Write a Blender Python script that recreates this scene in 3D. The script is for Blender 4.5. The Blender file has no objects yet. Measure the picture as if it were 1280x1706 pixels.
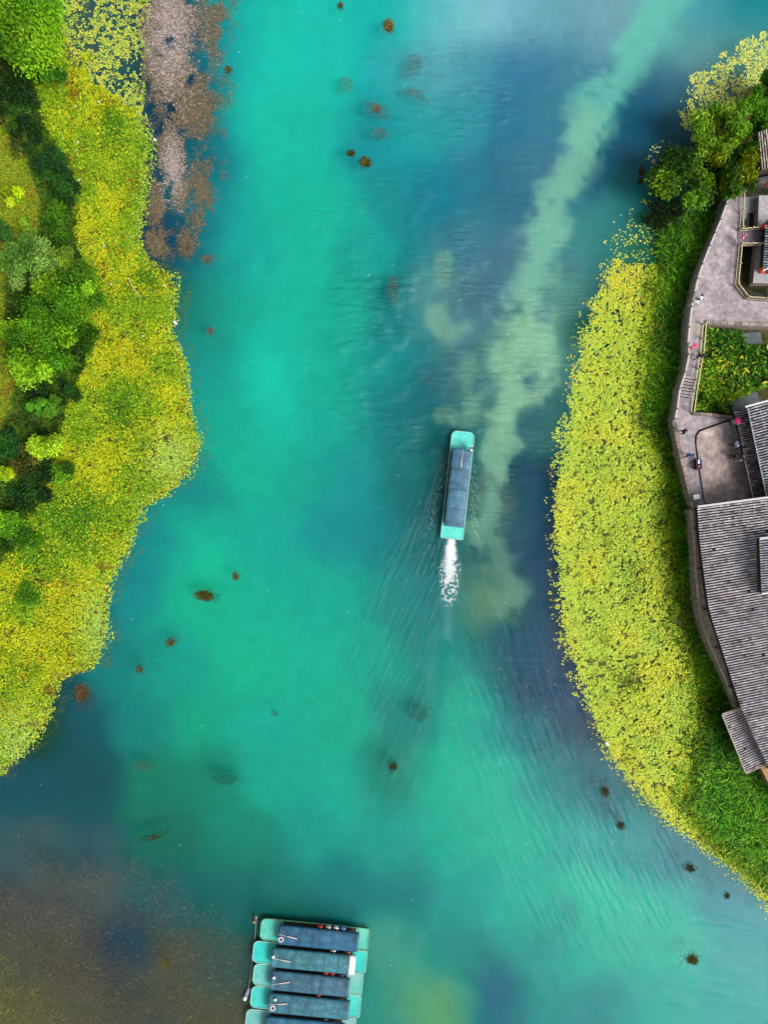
import bpy, bmesh, math, random
import numpy as np
from mathutils import Vector, Matrix
from mathutils.geometry import tessellate_polygon

random.seed(7)
RNG = np.random.default_rng(11)
SC = bpy.context.scene
COL = SC.collection
H = 80.0          # camera height over the lake, metres
PPM = 15.0        # photograph pixels per metre on the lake

# ------------------------------------------------------------------ camera, sky, sun, exposure
cam_d = bpy.data.cameras.new('camera')
cam_d.sensor_fit = 'HORIZONTAL'
cam_d.sensor_width = 36.0
cam_d.lens = 36.0 * H / (1280 / PPM)
cam_d.clip_end = 3000
cam = bpy.data.objects.new('camera', cam_d)
cam.location = (0, 0, H)
COL.objects.link(cam)
SC.camera = cam

SUN_EL, SUN_AZ = math.radians(49), math.radians(122)      # azimuth clockwise from +Y: from the south-east
world = bpy.data.worlds.new('World'); SC.world = world
world.use_nodes = True
wn, wl = world.node_tree.nodes, world.node_tree.links
wn.clear()
wo = wn.new('ShaderNodeOutputWorld'); bg = wn.new('ShaderNodeBackground')
sky = wn.new('ShaderNodeTexSky'); sky.sky_type = 'NISHITA'; sky.sun_disc = False
sky.sun_elevation = SUN_EL; sky.sun_rotation = SUN_AZ
sky.air_density = 1.0; sky.dust_density = 5.0; sky.ozone_density = 1.0
hs = wn.new('ShaderNodeHueSaturation'); hs.inputs['Saturation'].default_value = 0.30   # overcast
wl.new(sky.outputs[0], hs.inputs['Color']); wl.new(hs.outputs[0], bg.inputs[0])
bg.inputs[1].default_value = 0.075
wl.new(bg.outputs[0], wo.inputs[0])
sd = bpy.data.lights.new('sun', 'SUN'); sd.energy = 1.5; sd.angle = math.radians(22); sd.color = (1.0, .96, .9)
so = bpy.data.objects.new('sun', sd); COL.objects.link(so)
so.location = (40, -40, 90)
dirv = Vector((math.sin(SUN_AZ) * math.cos(SUN_EL), math.cos(SUN_AZ) * math.cos(SUN_EL), math.sin(SUN_EL)))
so.rotation_euler = dirv.to_track_quat('Z', 'Y').to_euler()
SC.view_settings.view_transform = 'Standard'; SC.view_settings.look = 'None'
SC.view_settings.gamma = 1; SC.view_settings.use_curve_mapping = False
SC.view_settings.exposure = 1.28

# ------------------------------------------------------------------ helpers
def P(px, py, z=0.0):
    k = (H - z) / H / PPM
    return Vector(((px - 640) * k, (853 - py) * k, z))
def Pxy(pts, z=0.0):
    k = (H - z) / H / PPM
    a = np.asarray(pts, float)
    return np.stack([(a[:, 0] - 640) * k, (853 - a[:, 1]) * k], 1)
def lin(c):
    c = np.asarray(c, float) / 255.0
    return np.where(c <= .04045, c / 12.92, ((c + .055) / 1.055) ** 2.4)
EXPO = 1.0
def S(r, g, b, k=1.0):
    v = np.clip(lin((r, g, b)) * k, 0, .9)
    return (float(v[0]), float(v[1]), float(v[2]), 1.0)
def tag(o, label=None, cat=None, group=None, kind=None):
    if label: o['label'] = label
    if cat: o['category'] = cat
    if group: o['group'] = group
    if kind: o['kind'] = kind
    return o
def empty(name, loc=(0, 0, 0), rz=0.0, parent=None):
    o = bpy.data.objects.new(name, None); COL.objects.link(o)
    o.location = loc; o.rotation_euler = (0, 0, rz); o.empty_display_size = .3
    if parent: o.parent = parent
    return o
def mesh(name, V, F, m=None, parent=None, col=None, smooth=False, loc=None):
    me = bpy.data.meshes.new(name)
    V = np.asarray(V, np.float32)
    if isinstance(F, np.ndarray):
        n, k = F.shape
        me.vertices.add(len(V)); me.vertices.foreach_set('co', V.ravel())
        me.loops.add(n * k); me.loops.foreach_set('vertex_index', F.astype(np.int32).ravel())
        me.polygons.add(n)
        me.polygons.foreach_set('loop_start', np.arange(0, n * k, k, dtype=np.int32))
        me.polygons.foreach_set('loop_total', np.full(n, k, np.int32))
        me.update(calc_edges=True)
    else:
        me.from_pydata(V.tolist(), [], F); me.update()
    if col is not None:
        a = me.color_attributes.new('Col', 'FLOAT_COLOR', 'POINT')
        c = np.ones((len(V), 4), np.float32); c[:, :np.asarray(col).shape[1]] = col
        a.data.foreach_set('color', c.ravel())
    if smooth:
        me.polygons.foreach_set('use_smooth', np.ones(len(me.polygons), bool))
    if m: me.materials.append(m)
    o = bpy.data.objects.new(name, me); COL.objects.link(o)
    if parent: o.parent = parent
    if loc is not None: o.location = loc
    return o
class MB:
    def __init__(s): s.v = []; s.f = []; s.c = []
    def add(s, V, F, c=None):
        b = len(s.v)
        s.v += [tuple(x) for x in V]; s.f += [tuple(i + b for i in f) for f in F]
        if c is not None: s.c += [tuple(c[:3])] * len(V)
    def box(s, c, sz, rz=0.0, col=None, taper=1.0):
        x, y, z = [q / 2 for q in sz]; ca, sa = math.cos(rz), math.sin(rz); V = []
        for zz, k in ((-z, 1), (z, taper)):
            for xx, yy in ((-x, -y), (x, -y), (x, y), (-x, y)):
                V.append((c[0] + (xx * ca - yy * sa) * k, c[1] + (xx * sa + yy * ca) * k, c[2] + zz))
        s.add(V, [(3, 2, 1, 0), (4, 5, 6, 7), (0, 1, 5, 4), (1, 2, 6, 5), (2, 3, 7, 6), (3, 0, 4, 7)], col)
    def bar(s, a, b, w, h, col=None):
        a, b = Vector(a), Vector(b); d = (b - a).normalized()
        up = Vector((0, 0, 1)) if abs(d.z) < .95 else Vector((1, 0, 0))
        r = d.cross(up).normalized(); u = r.cross(d)
        V = []
        for p in (a, b):
            for i, j in ((-1, -1), (1, -1), (1, 1), (-1, 1)):
                V.append(p + r * (i * w / 2) + u * (j * h / 2))
        s.add(V, [(0, 1, 2, 3), (7, 6, 5, 4), (0, 4, 5, 1), (1, 5, 6, 2), (2, 6, 7, 3), (3, 7, 4, 0)], col)
    def tube(s, pts, rad, n=7, col=None, caps=True):
        pts = [Vector(p) for p in pts]
        rad = rad if hasattr(rad, '__len__') else [rad] * len(pts)
        V, F = [], []
        for i, p in enumerate(pts):
            d = (pts[min(i + 1, len(pts) - 1)] - pts[max(i - 1, 0)]).normalized()
            up = Vector((0, 0, 1)) if abs(d.z) < .9 else Vector((1, 0, 0))
            r = d.cross(up).normalized(); u = r.cross(d)
            for k in range(n):
                t = 2 * math.pi * k / n
                V.append(p + (r * math.cos(t) + u * math.sin(t)) * rad[i])
        for i in range(len(pts) - 1):
            for k in range(n):
                F.append((i * n + k, i * n + (k + 1) % n, (i + 1) * n + (k + 1) % n, (i + 1) * n + k))
        if caps:
            F.append(tuple(range(n - 1, -1, -1))); F.append(tuple((len(pts) - 1) * n + k for k in range(n)))
        s.add(V, F, col)
    def ball(s, c, r, sq=1.0, nu=10, nv=6, col=None):
        V = [(c[0], c[1], c[2] - r * sq)]
        for j in range(1, nv):
            t = -math.pi / 2 + math.pi * j / nv
            for i in range(nu):
                a = 2 * math.pi * i / nu
                V.append((c[0] + r * math.cos(t) * math.cos(a), c[1] + r * math.cos(t) * math.sin(a), c[2] + r * sq * math.sin(t)))
        V.append((c[0], c[1], c[2] + r * sq)); F = []
        for i in range(nu): F.append((0, 1 + (i + 1) % nu, 1 + i))
        for j in range(nv - 2):
            for i in range(nu):
                a = 1 + j * nu
                F.append((a + i, a + (i + 1) % nu, a + nu + (i + 1) % nu, a + nu + i))
        l = 1 + (nv - 2) * nu
        for i in range(nu): F.append((l + i, l + (i + 1) % nu, l + nu))
        s.add(V, F, col)
    def build(s, name, m=None, parent=None, smooth=False):
        return mesh(name, s.v, s.f, m, parent, np.array(s.c) if s.c else None, smooth)

def poly_sheet(name, pts, z, m, parent=None, wall_to=None, wall_m=None):
    """a polygon sheet at height z, with side walls down to wall_to."""
    n = len(pts)
    xy = [(p[0], p[1], z) for p in pts]
    area = sum(xy[i][0] * xy[(i + 1) % n][1] - xy[(i + 1) % n][0] * xy[i][1] for i in range(n))
    if area < 0: xy = xy[::-1]
    tris = tessellate_polygon([[Vector(q) for q in xy]])
    F = []
    for t in tris:
        a, b, c = [Vector(xy[i]) for i in t]
        F.append(tuple(t) if (b - a).cross(c - a).z > 0 else tuple(t[::-1]))
    nf = len(F)
    V = list(xy)
    if wall_to is not None:
        V += [(p[0], p[1], wall_to) for p in xy]
        for i in range(n):
            j = (i + 1) % n
            F.append((i, i + n, j + n, j))
    o = mesh(name, V, F, m, parent)
    if wall_m:
        o.data.materials.append(wall_m)
        for i in range(nf, len(F)): o.data.polygons[i].material_index = 1
    return o

def noise2(x, y, scale, seed=0):
    """smooth value noise in 0..1"""
    r = np.random.default_rng(1000 + seed); T = r.random((128, 128))
    u, v = np.asarray(x) / scale + 37.3, np.asarray(y) / scale + 51.7
    i, j = np.floor(u).astype(int), np.floor(v).astype(int); f, g = u - i, v - j
    f = f * f * (3 - 2 * f); g = g * g * (3 - 2 * g)
    t = lambda a, b: T[a % 128, b % 128]
    return (t(i, j) * (1 - f) + t(i + 1, j) * f) * (1 - g) + (t(i, j + 1) * (1 - f) + t(i + 1, j + 1) * f) * g
def fbm(x, y, scale, seed=0, octv=3):
    s = 0; w = 0; a = 1.0
    for k in range(octv):
        s = s + a * noise2(x, y, scale / 2 ** k, seed + 17 * k); w += a; a *= .55
    return s / w
def inside(poly, x, y):
    poly = np.asarray(poly, float); r = np.zeros(len(x), bool); n = len(poly)
    for i in range(n):
        x1, y1 = poly[i]; x2, y2 = poly[(i + 1) % n]
        if y1 == y2: continue
        c = ((y1 > y) != (y2 > y)) & (x < (x2 - x1) * (y - y1) / (y2 - y1) + x1)
        r ^= c
    return r
def seg_dist(line, x, y, closed=False):
    line = np.asarray(line, float); d = np.full(len(x), 1e9); n = len(line)
    for i in range(n if closed else n - 1):
        a, b = line[i], line[(i + 1) % n]; ab = b - a; L = (ab ** 2).sum() + 1e-9
        t = np.clip(((x - a[0]) * ab[0] + (y - a[1]) * ab[1]) / L, 0, 1)
        d = np.minimum(d, np.hypot(x - a[0] - t * ab[0], y - a[1] - t * ab[1]))
    return d
def scatter(poly, per_m2, warp=22):
    """random points (photo pixels on the lake plane) inside a pixel polygon"""
    a = np.asarray(poly, float); lo, hi = a.min(0), a.max(0)
    n = int((hi - lo).prod() / PPM ** 2 * per_m2)
    x = RNG.uniform(lo[0], hi[0], n); y = RNG.uniform(lo[1], hi[1], n)
    k = inside(a, x + warp * (fbm(x, y, 24, 7) - .5), y + warp * (fbm(x, y, 24, 8) - .5))
    return x[k], y[k]

# ------------------------------------------------------------------ materials
def principled(name):
    m = bpy.data.materials.new(name); m.use_nodes = True
    return m, m.node_tree.nodes, m.node_tree.links, m.node_tree.nodes['Principled BSDF']
def mat(name, c, rough=.8, c2=None, scale=4.0, amt=.35, bump=0.0, bscale=None, metal=0.0, detail=6, stretch=None, spec=.3, stain=0):
    m, N, L, b = principled(name)
    b.inputs['Roughness'].default_value = rough; b.inputs['Metallic'].default_value = metal
    b.inputs['Specular IOR Level'].default_value = spec
    tc = N.new('ShaderNodeTexCoord'); mp = N.new('ShaderNodeMapping')
    L.new(tc.outputs['Object'], mp.inputs[0])
    if stretch: mp.inputs['Scale'].default_value = stretch
    nz = N.new('ShaderNodeTexNoise'); nz.inputs['Scale'].default_value = scale; nz.inputs['Detail'].default_value = detail
    nz.inputs['Roughness'].default_value = .62
    L.new(mp.outputs[0], nz.inputs['Vector'])
    rp = N.new('ShaderNodeValToRGB'); e = rp.color_ramp.elements
    c = tuple(c)
    if c2 is None: c2 = tuple(min(1, q * (1 + amt)) for q in c[:3]) + (1,); c1 = tuple(q * (1 - amt) for q in c[:3]) + (1,)
    else: c1 = c
    e[0].position, e[0].color = .34, c1; e[1].position, e[1].color = .66, tuple(c2)
    L.new(nz.outputs['Fac'], rp.inputs[0]); L.new(rp.outputs[0], b.inputs['Base Color'])
    if stain:
        n2 = N.new('ShaderNodeTexNoise'); n2.inputs['Scale'].default_value = stain; n2.inputs['Detail'].default_value = 9; n2.inputs['Roughness'].default_value = .7
        L.new(tc.outputs['Object'], n2.inputs['Vector'])
        r2 = N.new('ShaderNodeMapRange'); r2.inputs[1].default_value = .38; r2.inputs[2].default_value = .62; r2.inputs[3].default_value = .72; r2.inputs[4].default_value = 1.12
        L.new(n2.outputs['Fac'], r2.inputs[0])
        sv = N.new('ShaderNodeVectorMath'); sv.operation = 'SCALE'; L.new(rp.outputs[0], sv.inputs[0]); L.new(r2.outputs[0], sv.inputs['Scale']); L.new(sv.outputs[0], b.inputs['Base Color'])
    if bump:
        nb = N.new('ShaderNodeTexNoise'); nb.inputs['Scale'].default_value = bscale or scale * 4; nb.inputs['Detail'].default_value = 5
        L.new(mp.outputs[0], nb.inputs['Vector'])
        bp = N.new('ShaderNodeBump'); bp.inputs['Strength'].default_value = bump; bp.inputs['Distance'].default_value = .05
        L.new(nb.outputs['Fac'], bp.inputs['Height']); L.new(bp.outputs[0], b.inputs['Normal'])
    return m
def leaf_mat(name, trans=.3, rough=.55, spec=.25):
    m = bpy.data.materials.new(name); m.use_nodes = True; N, L = m.node_tree.nodes, m.node_tree.links
    b = N['Principled BSDF']; b.inputs['Roughness'].default_value = rough; b.inputs['Specular IOR Level'].default_value = spec
    at = N.new('ShaderNodeVertexColor'); at.layer_name = 'Col'
    L.new(at.outputs[0], b.inputs['Base Color'])
    t = N.new('ShaderNodeBsdfTranslucent'); L.new(at.outputs[0], t.inputs[0])
    mx = N.new('ShaderNodeMixShader'); mx.inputs[0].default_value = trans
    L.new(b.outputs[0], mx.inputs[1]); L.new(t.outputs[0], mx.inputs[2])
    L.new(mx.outputs[0], N['Material Output'].inputs[0])
    return m
def vcol_mat(name, rough=.8, nscale=9.0, amt=.3, bump=.2, spec=.3):
    m, N, L, b = principled(name)
    b.inputs['Roughness'].default_value = rough; b.inputs['Specular IOR Level'].default_value = spec
    at = N.new('ShaderNodeVertexColor'); at.layer_name = 'Col'
    tc = N.new('ShaderNodeTexCoord'); nz = N.new('ShaderNodeTexNoise'); nz.inputs['Scale'].default_value = nscale; nz.inputs['Detail'].default_value = 6
    L.new(tc.outputs['Object'], nz.inputs['Vector'])
    mr = N.new('ShaderNodeMapRange'); mr.inputs[1].default_value = .3; mr.inputs[2].default_value = .7
    mr.inputs[3].default_value = 1 - amt; mr.inputs[4].default_value = 1 + amt
    L.new(nz.outputs['Fac'], mr.inputs[0])
    mx = N.new('ShaderNodeVectorMath'); mx.operation = 'SCALE'
    L.new(at.outputs[0], mx.inputs[0]); L.new(mr.outputs[0], mx.inputs['Scale']); L.new(mx.outputs[0], b.inputs['Base Color'])
    if bump:
        bp = N.new('ShaderNodeBump'); bp.inputs['Strength'].default_value = bump; bp.inputs['Distance'].default_value = .04
        L.new(nz.outputs['Fac'], bp.inputs['Height']); L.new(bp.outputs[0], b.inputs['Normal'])
    return m

K = 0.66      # photo colour -> base colour
LEAF = leaf_mat('leaf', .2, .6, .15)
PAD = leaf_mat('pad_leaf', .10, .55, .12)
TILE = vcol_mat('roof_tile', .75, 1.3, .30, .10)
M_BARK = mat('bark', S(80, 65, 50), .9, scale=8, amt=.4, bump=.4)
M_STONE = mat('paving_stone', S(146, 134, 140, K), .85, S(194, 184, 188, K), 2.2, stain=.33, bump=.25, bscale=14, detail=10)
M_STONE2 = mat('terrace_stone', S(150, 134, 134, K), .85, S(210, 192, 182, K), 1.5, stain=.45, bump=.25, bscale=14, detail=10)
M_WALL = mat('quay_masonry', S(112, 100, 96, K), .9, S(176, 160, 150, K), 2.5, bump=.5)
M_LEDGE = mat('ledge_stone', S(140, 126, 118, K), .9, S(228, 205, 178, K), 1.6, stain=.5, bump=.3, detail=9)
M_RAIL = mat('pale_rail', S(205, 195, 190, K), .8, S(235, 228, 220, K), 5)
M_LOG = mat('log_rail', S(176, 160, 130, K), .85, S(225, 212, 180, K), 6)
M_DARKWOOD = mat('dark_wood', S(38, 30, 30), .8, S(70, 56, 48), 6)
M_WHITE = mat('white_mortar', S(235, 232, 235, K), .8, S(245, 242, 244, K), 4)
M_ROOFBED = mat('roof_underlay', S(26, 24, 30), .9, S(44, 40, 46), 5)
M_WOODBEAM = mat('wood_beam', S(150, 112, 72, K), .8, S(190, 150, 100, K), 5)
M_PLASTER = mat('wall_plaster', S(110, 100, 92, K), .9, S(160, 148, 135, K), 2)
M_BLACK = mat('dark_gap', S(30, 27, 28), .9)
M_POND = mat('pond_water', S(22, 26, 14), .06, S(40, 42, 22), .7, spec=.5)
M_MUD = mat('mud', S(58, 56, 20), .95, S(95, 82, 35), 1.6, bump=.3)
M_PLANKS = mat('bridge_plank', S(95, 90, 98, K), .85, S(140, 132, 138, K), 7)

# ------------------------------------------------------------------ water colours (silt, weed beds, depth, painted pale sky reflection at the top) over the lake
WP = """400,0,30,160,155;450,20,5,185,160;550,20,20,185,165;650,20,40,175,165;720,20,90,180,180;780,30,130,185,190;850,20,130,180,190;920,20,110,160,170;1000,30,120,160,170;1060,20,110,185,170;1120,10,110,190,175;1180,30,80,150,160;1240,20,40,130,140
380,100,25,140,150;430,100,5,190,165;550,110,20,185,165;650,110,60,165,165;720,110,95,160,170;800,110,80,145,160;880,110,70,120,150;950,100,80,130,150;1010,130,110,185,160;1060,90,115,190,165;1110,70,100,170,165;1120,130,85,120,140;1180,80,110,150,150;1240,60,90,150,140
360,230,20,130,140;420,220,5,185,160;520,210,5,180,155;620,230,40,145,150;700,210,60,155,155;780,200,65,145,155;860,200,60,115,140;930,190,75,125,145;985,200,120,180,155;1030,150,120,190,160;1060,200,40,85,115;1110,170,60,95,120;1100,230,45,90,115
350,320,20,130,140;420,320,10,175,150;550,320,5,175,150;650,330,30,140,140;730,310,50,125,140;800,300,65,125,140;850,310,55,95,130;890,280,80,120,140;940,290,125,180,155;980,250,130,185,155;1020,260,50,95,125;1060,260,45,90,110;1040,320,60,130,130;1000,330,70,125,130;1080,310,60,120,110
340,420,15,110,130;400,420,10,165,150;500,420,5,175,150;620,420,20,160,145;690,420,50,130,135;760,400,75,125,140;840,410,80,105,130;890,390,125,175,150;920,400,135,185,150;970,400,80,140,140;1010,400,65,125,120;1080,400,65,110,90
320,520,10,100,115;370,520,5,140,140;470,510,5,175,150;570,510,10,170,145;650,500,50,120,125;720,500,95,145,140;740,440,130,170,150;790,490,85,115,130;830,520,80,110,125;880,500,140,185,150;925,490,110,160,140;965,490,70,120,120
345,610,5,135,140;430,600,30,185,160;450,650,60,190,165;540,620,5,170,145;630,610,20,150,140;690,600,60,125,130;735,545,140,175,145;770,600,75,110,120;810,590,100,150,135;870,600,140,180,145;920,600,125,170,145;945,620,60,120,120
370,700,10,150,145;450,700,10,175,150;560,710,0,165,145;650,700,15,130,130;700,680,45,100,115;760,680,80,125,120;830,660,125,165,130;880,640,60,90,110;890,690,70,100,110;920,700,70,120,115;840,720,105,150,125
330,830,10,120,135;400,790,5,160,145;500,800,0,160,140;600,800,5,145,140;680,790,20,110,120;720,830,40,90,105;740,760,40,100,110;810,770,80,125,110;850,780,115,150,120;880,790,35,65,90;800,870,110,140,100;840,850,90,120,105;890,850,30,60,90
250,900,5,120,140;320,900,5,170,150;450,900,0,165,145;560,880,5,140,140;650,900,15,130,130;700,900,50,100,110;830,930,115,145,105;870,920,40,70,95;900,940,25,55,85;790,930,60,95,105;760,900,45,100,110
220,1000,10,125,140;300,1010,0,160,140;420,1010,0,170,140;550,1000,0,165,140;650,1000,10,140,130;700,1000,40,115,120;760,1010,45,110,115;820,1000,110,145,110;860,1010,95,130,110;900,1010,35,65,90;850,1060,40,85,100;905,1080,30,65,95
200,1090,15,105,130;280,1110,5,140,140;400,1110,0,160,140;520,1110,0,170,140;630,1100,5,160,135;700,1080,55,120,115;750,1100,20,145,130;820,1110,20,105,120;880,1140,30,70,100;930,1150,35,60,90
130,1200,15,85,110;230,1200,15,115,130;330,1200,5,145,135;440,1210,0,165,140;560,1200,0,165,135;690,1190,40,130,120;780,1190,5,165,140;860,1210,15,125,130;930,1220,25,75,105;970,1210,30,65,90
40,1310,25,80,105;150,1310,20,80,100;260,1310,15,105,115;350,1300,15,115,115;450,1300,0,160,135;580,1310,0,165,140;650,1290,20,125,110;740,1300,0,170,140;830,1310,0,170,145;920,1310,10,130,130;980,1300,15,100,120
30,1420,52,84,100;150,1400,50,84,98;280,1400,25,90,100;400,1400,10,120,120;520,1400,5,150,135;640,1400,5,150,135;760,1400,0,165,140;860,1390,0,170,145;960,1400,5,155,145;1050,1420,5,140,140;1120,1440,20,115,130
40,1500,76,82,86;150,1500,72,84,90;260,1500,48,92,102;380,1480,25,95,100;480,1480,30,110,110;600,1480,30,120,120;680,1500,25,120,120;760,1500,5,150,140;880,1500,0,165,145;1000,1500,0,175,150;1100,1510,5,170,150;1200,1500,10,130,145
40,1600,74,82,76;130,1610,78,80,78;210,1580,45,66,84;280,1600,76,84,78;370,1600,56,86,88;660,1570,80,150,130;690,1620,105,160,110;720,1590,40,135,125;780,1590,20,135,125;830,1640,15,110,125;900,1590,5,145,135;1000,1600,0,165,145;1150,1560,5,170,150;1250,1570,5,145,150
30,1690,90,94,70;120,1690,82,86,76;230,1690,68,78,78;340,1690,76,82,72;520,1620,20,80,90;650,1690,60,140,125;700,1690,100,155,105;760,1690,80,145,110;830,1690,20,105,125;900,1690,5,140,135;1000,1690,5,135,135;1100,1690,0,160,145;1250,1680,0,155,150
150,60,70,95,105;190,150,60,85,95;110,300,50,70,40;150,500,50,70,40;250,500,30,80,70;200,800,40,70,50;100,1000,50,70,40;60,1200,30,70,60;300,60,70,80,105;300,150,45,65,95;310,250,50,70,95;290,380,20,70,100;1180,200,80,105,110;1230,120,90,120,115;1000,550,50,85,80;1000,750,45,80,65;980,900,35,65,75;1030,1050,45,70,60;1060,1200,40,75,60;1120,1320,40,90,90;1200,1300,30,60,40;1160,600,40,70,40;1170,1000,30,50,40;1220,1450,25,100,110
-60,60,40,60,50;-60,700,40,60,40;-60,1500,60,70,70;1340,200,60,100,100;1340,900,40,70,60;1340,1600,5,150,145;640,-60,60,170,165;640,1780,30,120,115"""
WPT = np.array([[float(q) for q in t.split(',')] for r in WP.split('\n') for t in r.split(';')])
# clouds of pale silt, darker weed beds and painted sky sheen: colour, softness, raggedness, strength, centre line (x, y, half width)
SILT_SHEEN = [
 ((112, 188, 170), .5, .9, .85, [(1120, -20, 34), (1085, 40, 30), (1045, 110, 32), (1000, 170, 36), (980, 220, 34)]),
 ((130, 184, 160), .48, 1.1, .85, [(985, 205, 30), (955, 275, 27), (930, 330, 25), (905, 400, 30), (885, 470, 33), (880, 540, 36)]),
 ((142, 184, 150), .48, 1.25, .85, [(880, 530, 34), (868, 590, 42), (860, 640, 36), (845, 690, 28), (838, 740, 20), (830, 790, 15)]),
 ((118, 162, 138), .55, 1.6, .8, [(835, 760, 18), (815, 830, 17), (805, 880, 18)]),
 ((110, 150, 128), .75, 2.0, .6, [(815, 890, 13), (835, 940, 17), (850, 990, 20), (845, 1020, 15)]),
 ((120, 154, 126), .7, 1.2, .5, [(880, 985, 12)]),
 ((52, 92, 122), .9, .7, .55, [(1085, 150, 24), (1055, 215, 24), (1015, 275, 16), (985, 320, 12)]),
 ((72, 126, 142), .9, 1.0, .45, [(930, 165, 28), (880, 250, 28), (850, 320, 26), (830, 390, 22)]),  # paler blue carries the sky sheen of the water in its colour
 ((90, 126, 144), .8, 1.1, .5, [(855, 400, 20), (825, 470, 28), (800, 520, 26), (775, 570, 20)]),
 ((66, 108, 118), .8, 1.2, .55, [(770, 600, 30), (735, 640, 26), (800, 640, 20)]),
 ((126, 170, 146), .8, 1.6, .55, [(742, 432, 13), (735, 470, 9)]),
 ((130, 172, 146), .8, 1.6, .6, [(725, 530, 14), (742, 560, 14), (780, 545, 8)]),
 ((112, 154, 132), .7, 1.5, .7, [(785, 600, 10), (775, 640, 10)]),
 ((110, 152, 128), .7, 1.5, .7, [(790, 670, 13), (775, 690, 14), (740, 690, 8)]),
 ((60, 94, 116), .6, .9, .8, [(882, 632, 12)]),
 ((60, 96, 112), .7, 1.0, .7, [(895, 690, 13), (870, 715, 11)]),
 ((84, 122, 132), .7, 1.0, .65, [(915, 480, 9), (905, 530, 10)]),
 ((86, 114, 128), .7, 1.0, .55, [(945, 430, 12), (955, 450, 12)]),
 ((30, 82, 104), .7, .9, .6, [(880, 790, 16), (895, 850, 24), (885, 900, 28), (905, 980, 20), (900, 1060, 22)]),
 ((28, 84, 110), .8, .9, .5, [(850, 1065, 22), (905, 1110, 28), (950, 1180, 24)]),
 ((88, 158, 128), .9, 1.5, .5, [(690, 1600, 28), (700, 1650, 24)]),
 ((84, 150, 122), .8, 1.4, .65, [(765, 1650, 18), (780, 1690, 18)]),
 ((14, 98, 122), .8, .6, .6, [(830, 1640, 28), (835, 1680, 28)]),
 ((20, 112, 124), .8, .6, .45, [(950, 1520, 16)]),
 ((56, 80, 94), .9, .9, .45, [(205, 1570, 22), (235, 1590, 18)]),
 ((150, 196, 190), .9, .8, .30, [(752, 905, 7), (750, 960, 10), (748, 1000, 9), (745, 1060, 5)]),
 ((70, 130, 132), .9, .9, .45, [(748, 1010, 12), (742, 1080, 10)]),
]
for col_, _s, _a, _k, pts_ in SILT_SHEEN:      # the silt clouds are laid over the water between them
    if col_[1] > 140:
        d_ = seg_dist([p[:2] for p in (pts_ if len(pts_) > 1 else pts_ * 2)], WPT[:, 0], WPT[:, 1]); WPT = WPT[d_ > np.mean([p[2] for p in pts_]) * 1.1]
for x_, y_, c_ in ((180, 900, (18, 112, 128)), (60, 1420, (62, 84, 90))): WPT = np.vstack([WPT, (x_, y_) + c_])
dk_ = WPT[:, 3] < 112; WPT[dk_, 3] += 6; WPT[dk_, 4] -= 5
lf_ = (WPT[:, 0] > 170) & (WPT[:, 0] < 420) & (WPT[:, 1] > 420) & (WPT[:, 1] < 1420); WPT[lf_, 3] += 13; WPT[lf_, 4] -= 5
sh_ = (WPT[:, 0] < 400) & (WPT[:, 1] > 1380); WPT[sh_, 2] += 12; WPT[sh_, 3] += 2; WPT[sh_, 4] += 8
bl_ = (WPT[:, 0] < 420) & (WPT[:, 1] > 1150); WPT[bl_, 4] -= 5; WPT[bl_, 2] += 4
def water_colour(px, py):
    wx = px + 60 * (fbm(px, py, 80, 3, 4) - .5) + 12 * (fbm(px, py, 20, 5) - .5)
    wy = py + 60 * (fbm(px, py, 80, 4, 4) - .5) + 12 * (fbm(px, py, 20, 6) - .5)
    C = lin(WPT[:, 2:])
    num = np.zeros((len(px), 3)); den = np.zeros(len(px))
    for (a, b), c in zip(WPT[:, :2], C):
        d2 = (wx - a) ** 2 + (wy - b) ** 2
        w = np.exp(-d2 / (2 * 33.0 ** 2)) + 2e-3 * np.exp(-d2 / (2 * 80.0 ** 2)) + 1e-9 / (1 + d2 * 1e-4)
        num += w[:, None] * c; den += w
    c = num / den[:, None]
    n1 = fbm(px, py, 46, 11, 4) - .5; n2 = fbm(px, py, 22, 12, 4) - .5
    for col, soft, amp, strength, pts in SILT_SHEEN:
        pts = np.array(pts, float); dm = np.full(len(px), 1e9)
        for i in range(max(1, len(pts) - 1)):
            a, b = pts[i], pts[min(i + 1, len(pts) - 1)]; ab = b[:2] - a[:2]; L = (ab ** 2).sum() + 1e-9
            t = np.clip(((px - a[0]) * ab[0] + (py - a[1]) * ab[1]) / L, 0, 1)
            w = a[2] + (b[2] - a[2]) * t
            dm = np.minimum(dm, np.hypot(px - a[0] - t * ab[0], py - a[1] - t * ab[1]) / w)
        k = np.clip((1 + soft - dm - amp * (1.7 * n1 + 2.0 * n2)) / (2 * soft), 0, 1); k = k * k * (3 - 2 * k) * strength
        c = c * (1 - k[:, None]) + lin(np.array(col)) * k[:, None]
    return c
def gauss(px, py, cx, cy, sx, sy, rot=0):
    c, s = math.cos(math.radians(rot)), math.sin(math.radians(rot))
    u = (px - cx) * c + (py - cy) * s; v = -(px - cx) * s + (py - cy) * c
    return np.exp(-(u / sx) ** 2 - (v / sy) ** 2)
step = 5.0
gx = np.arange(-300, 1601, step); gy = np.arange(-330, 2041, step)
GX, GY = np.meshgrid(gx, gy); fx, fy = GX.ravel(), GY.ravel()
WC = water_colour(fx, fy)
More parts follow.
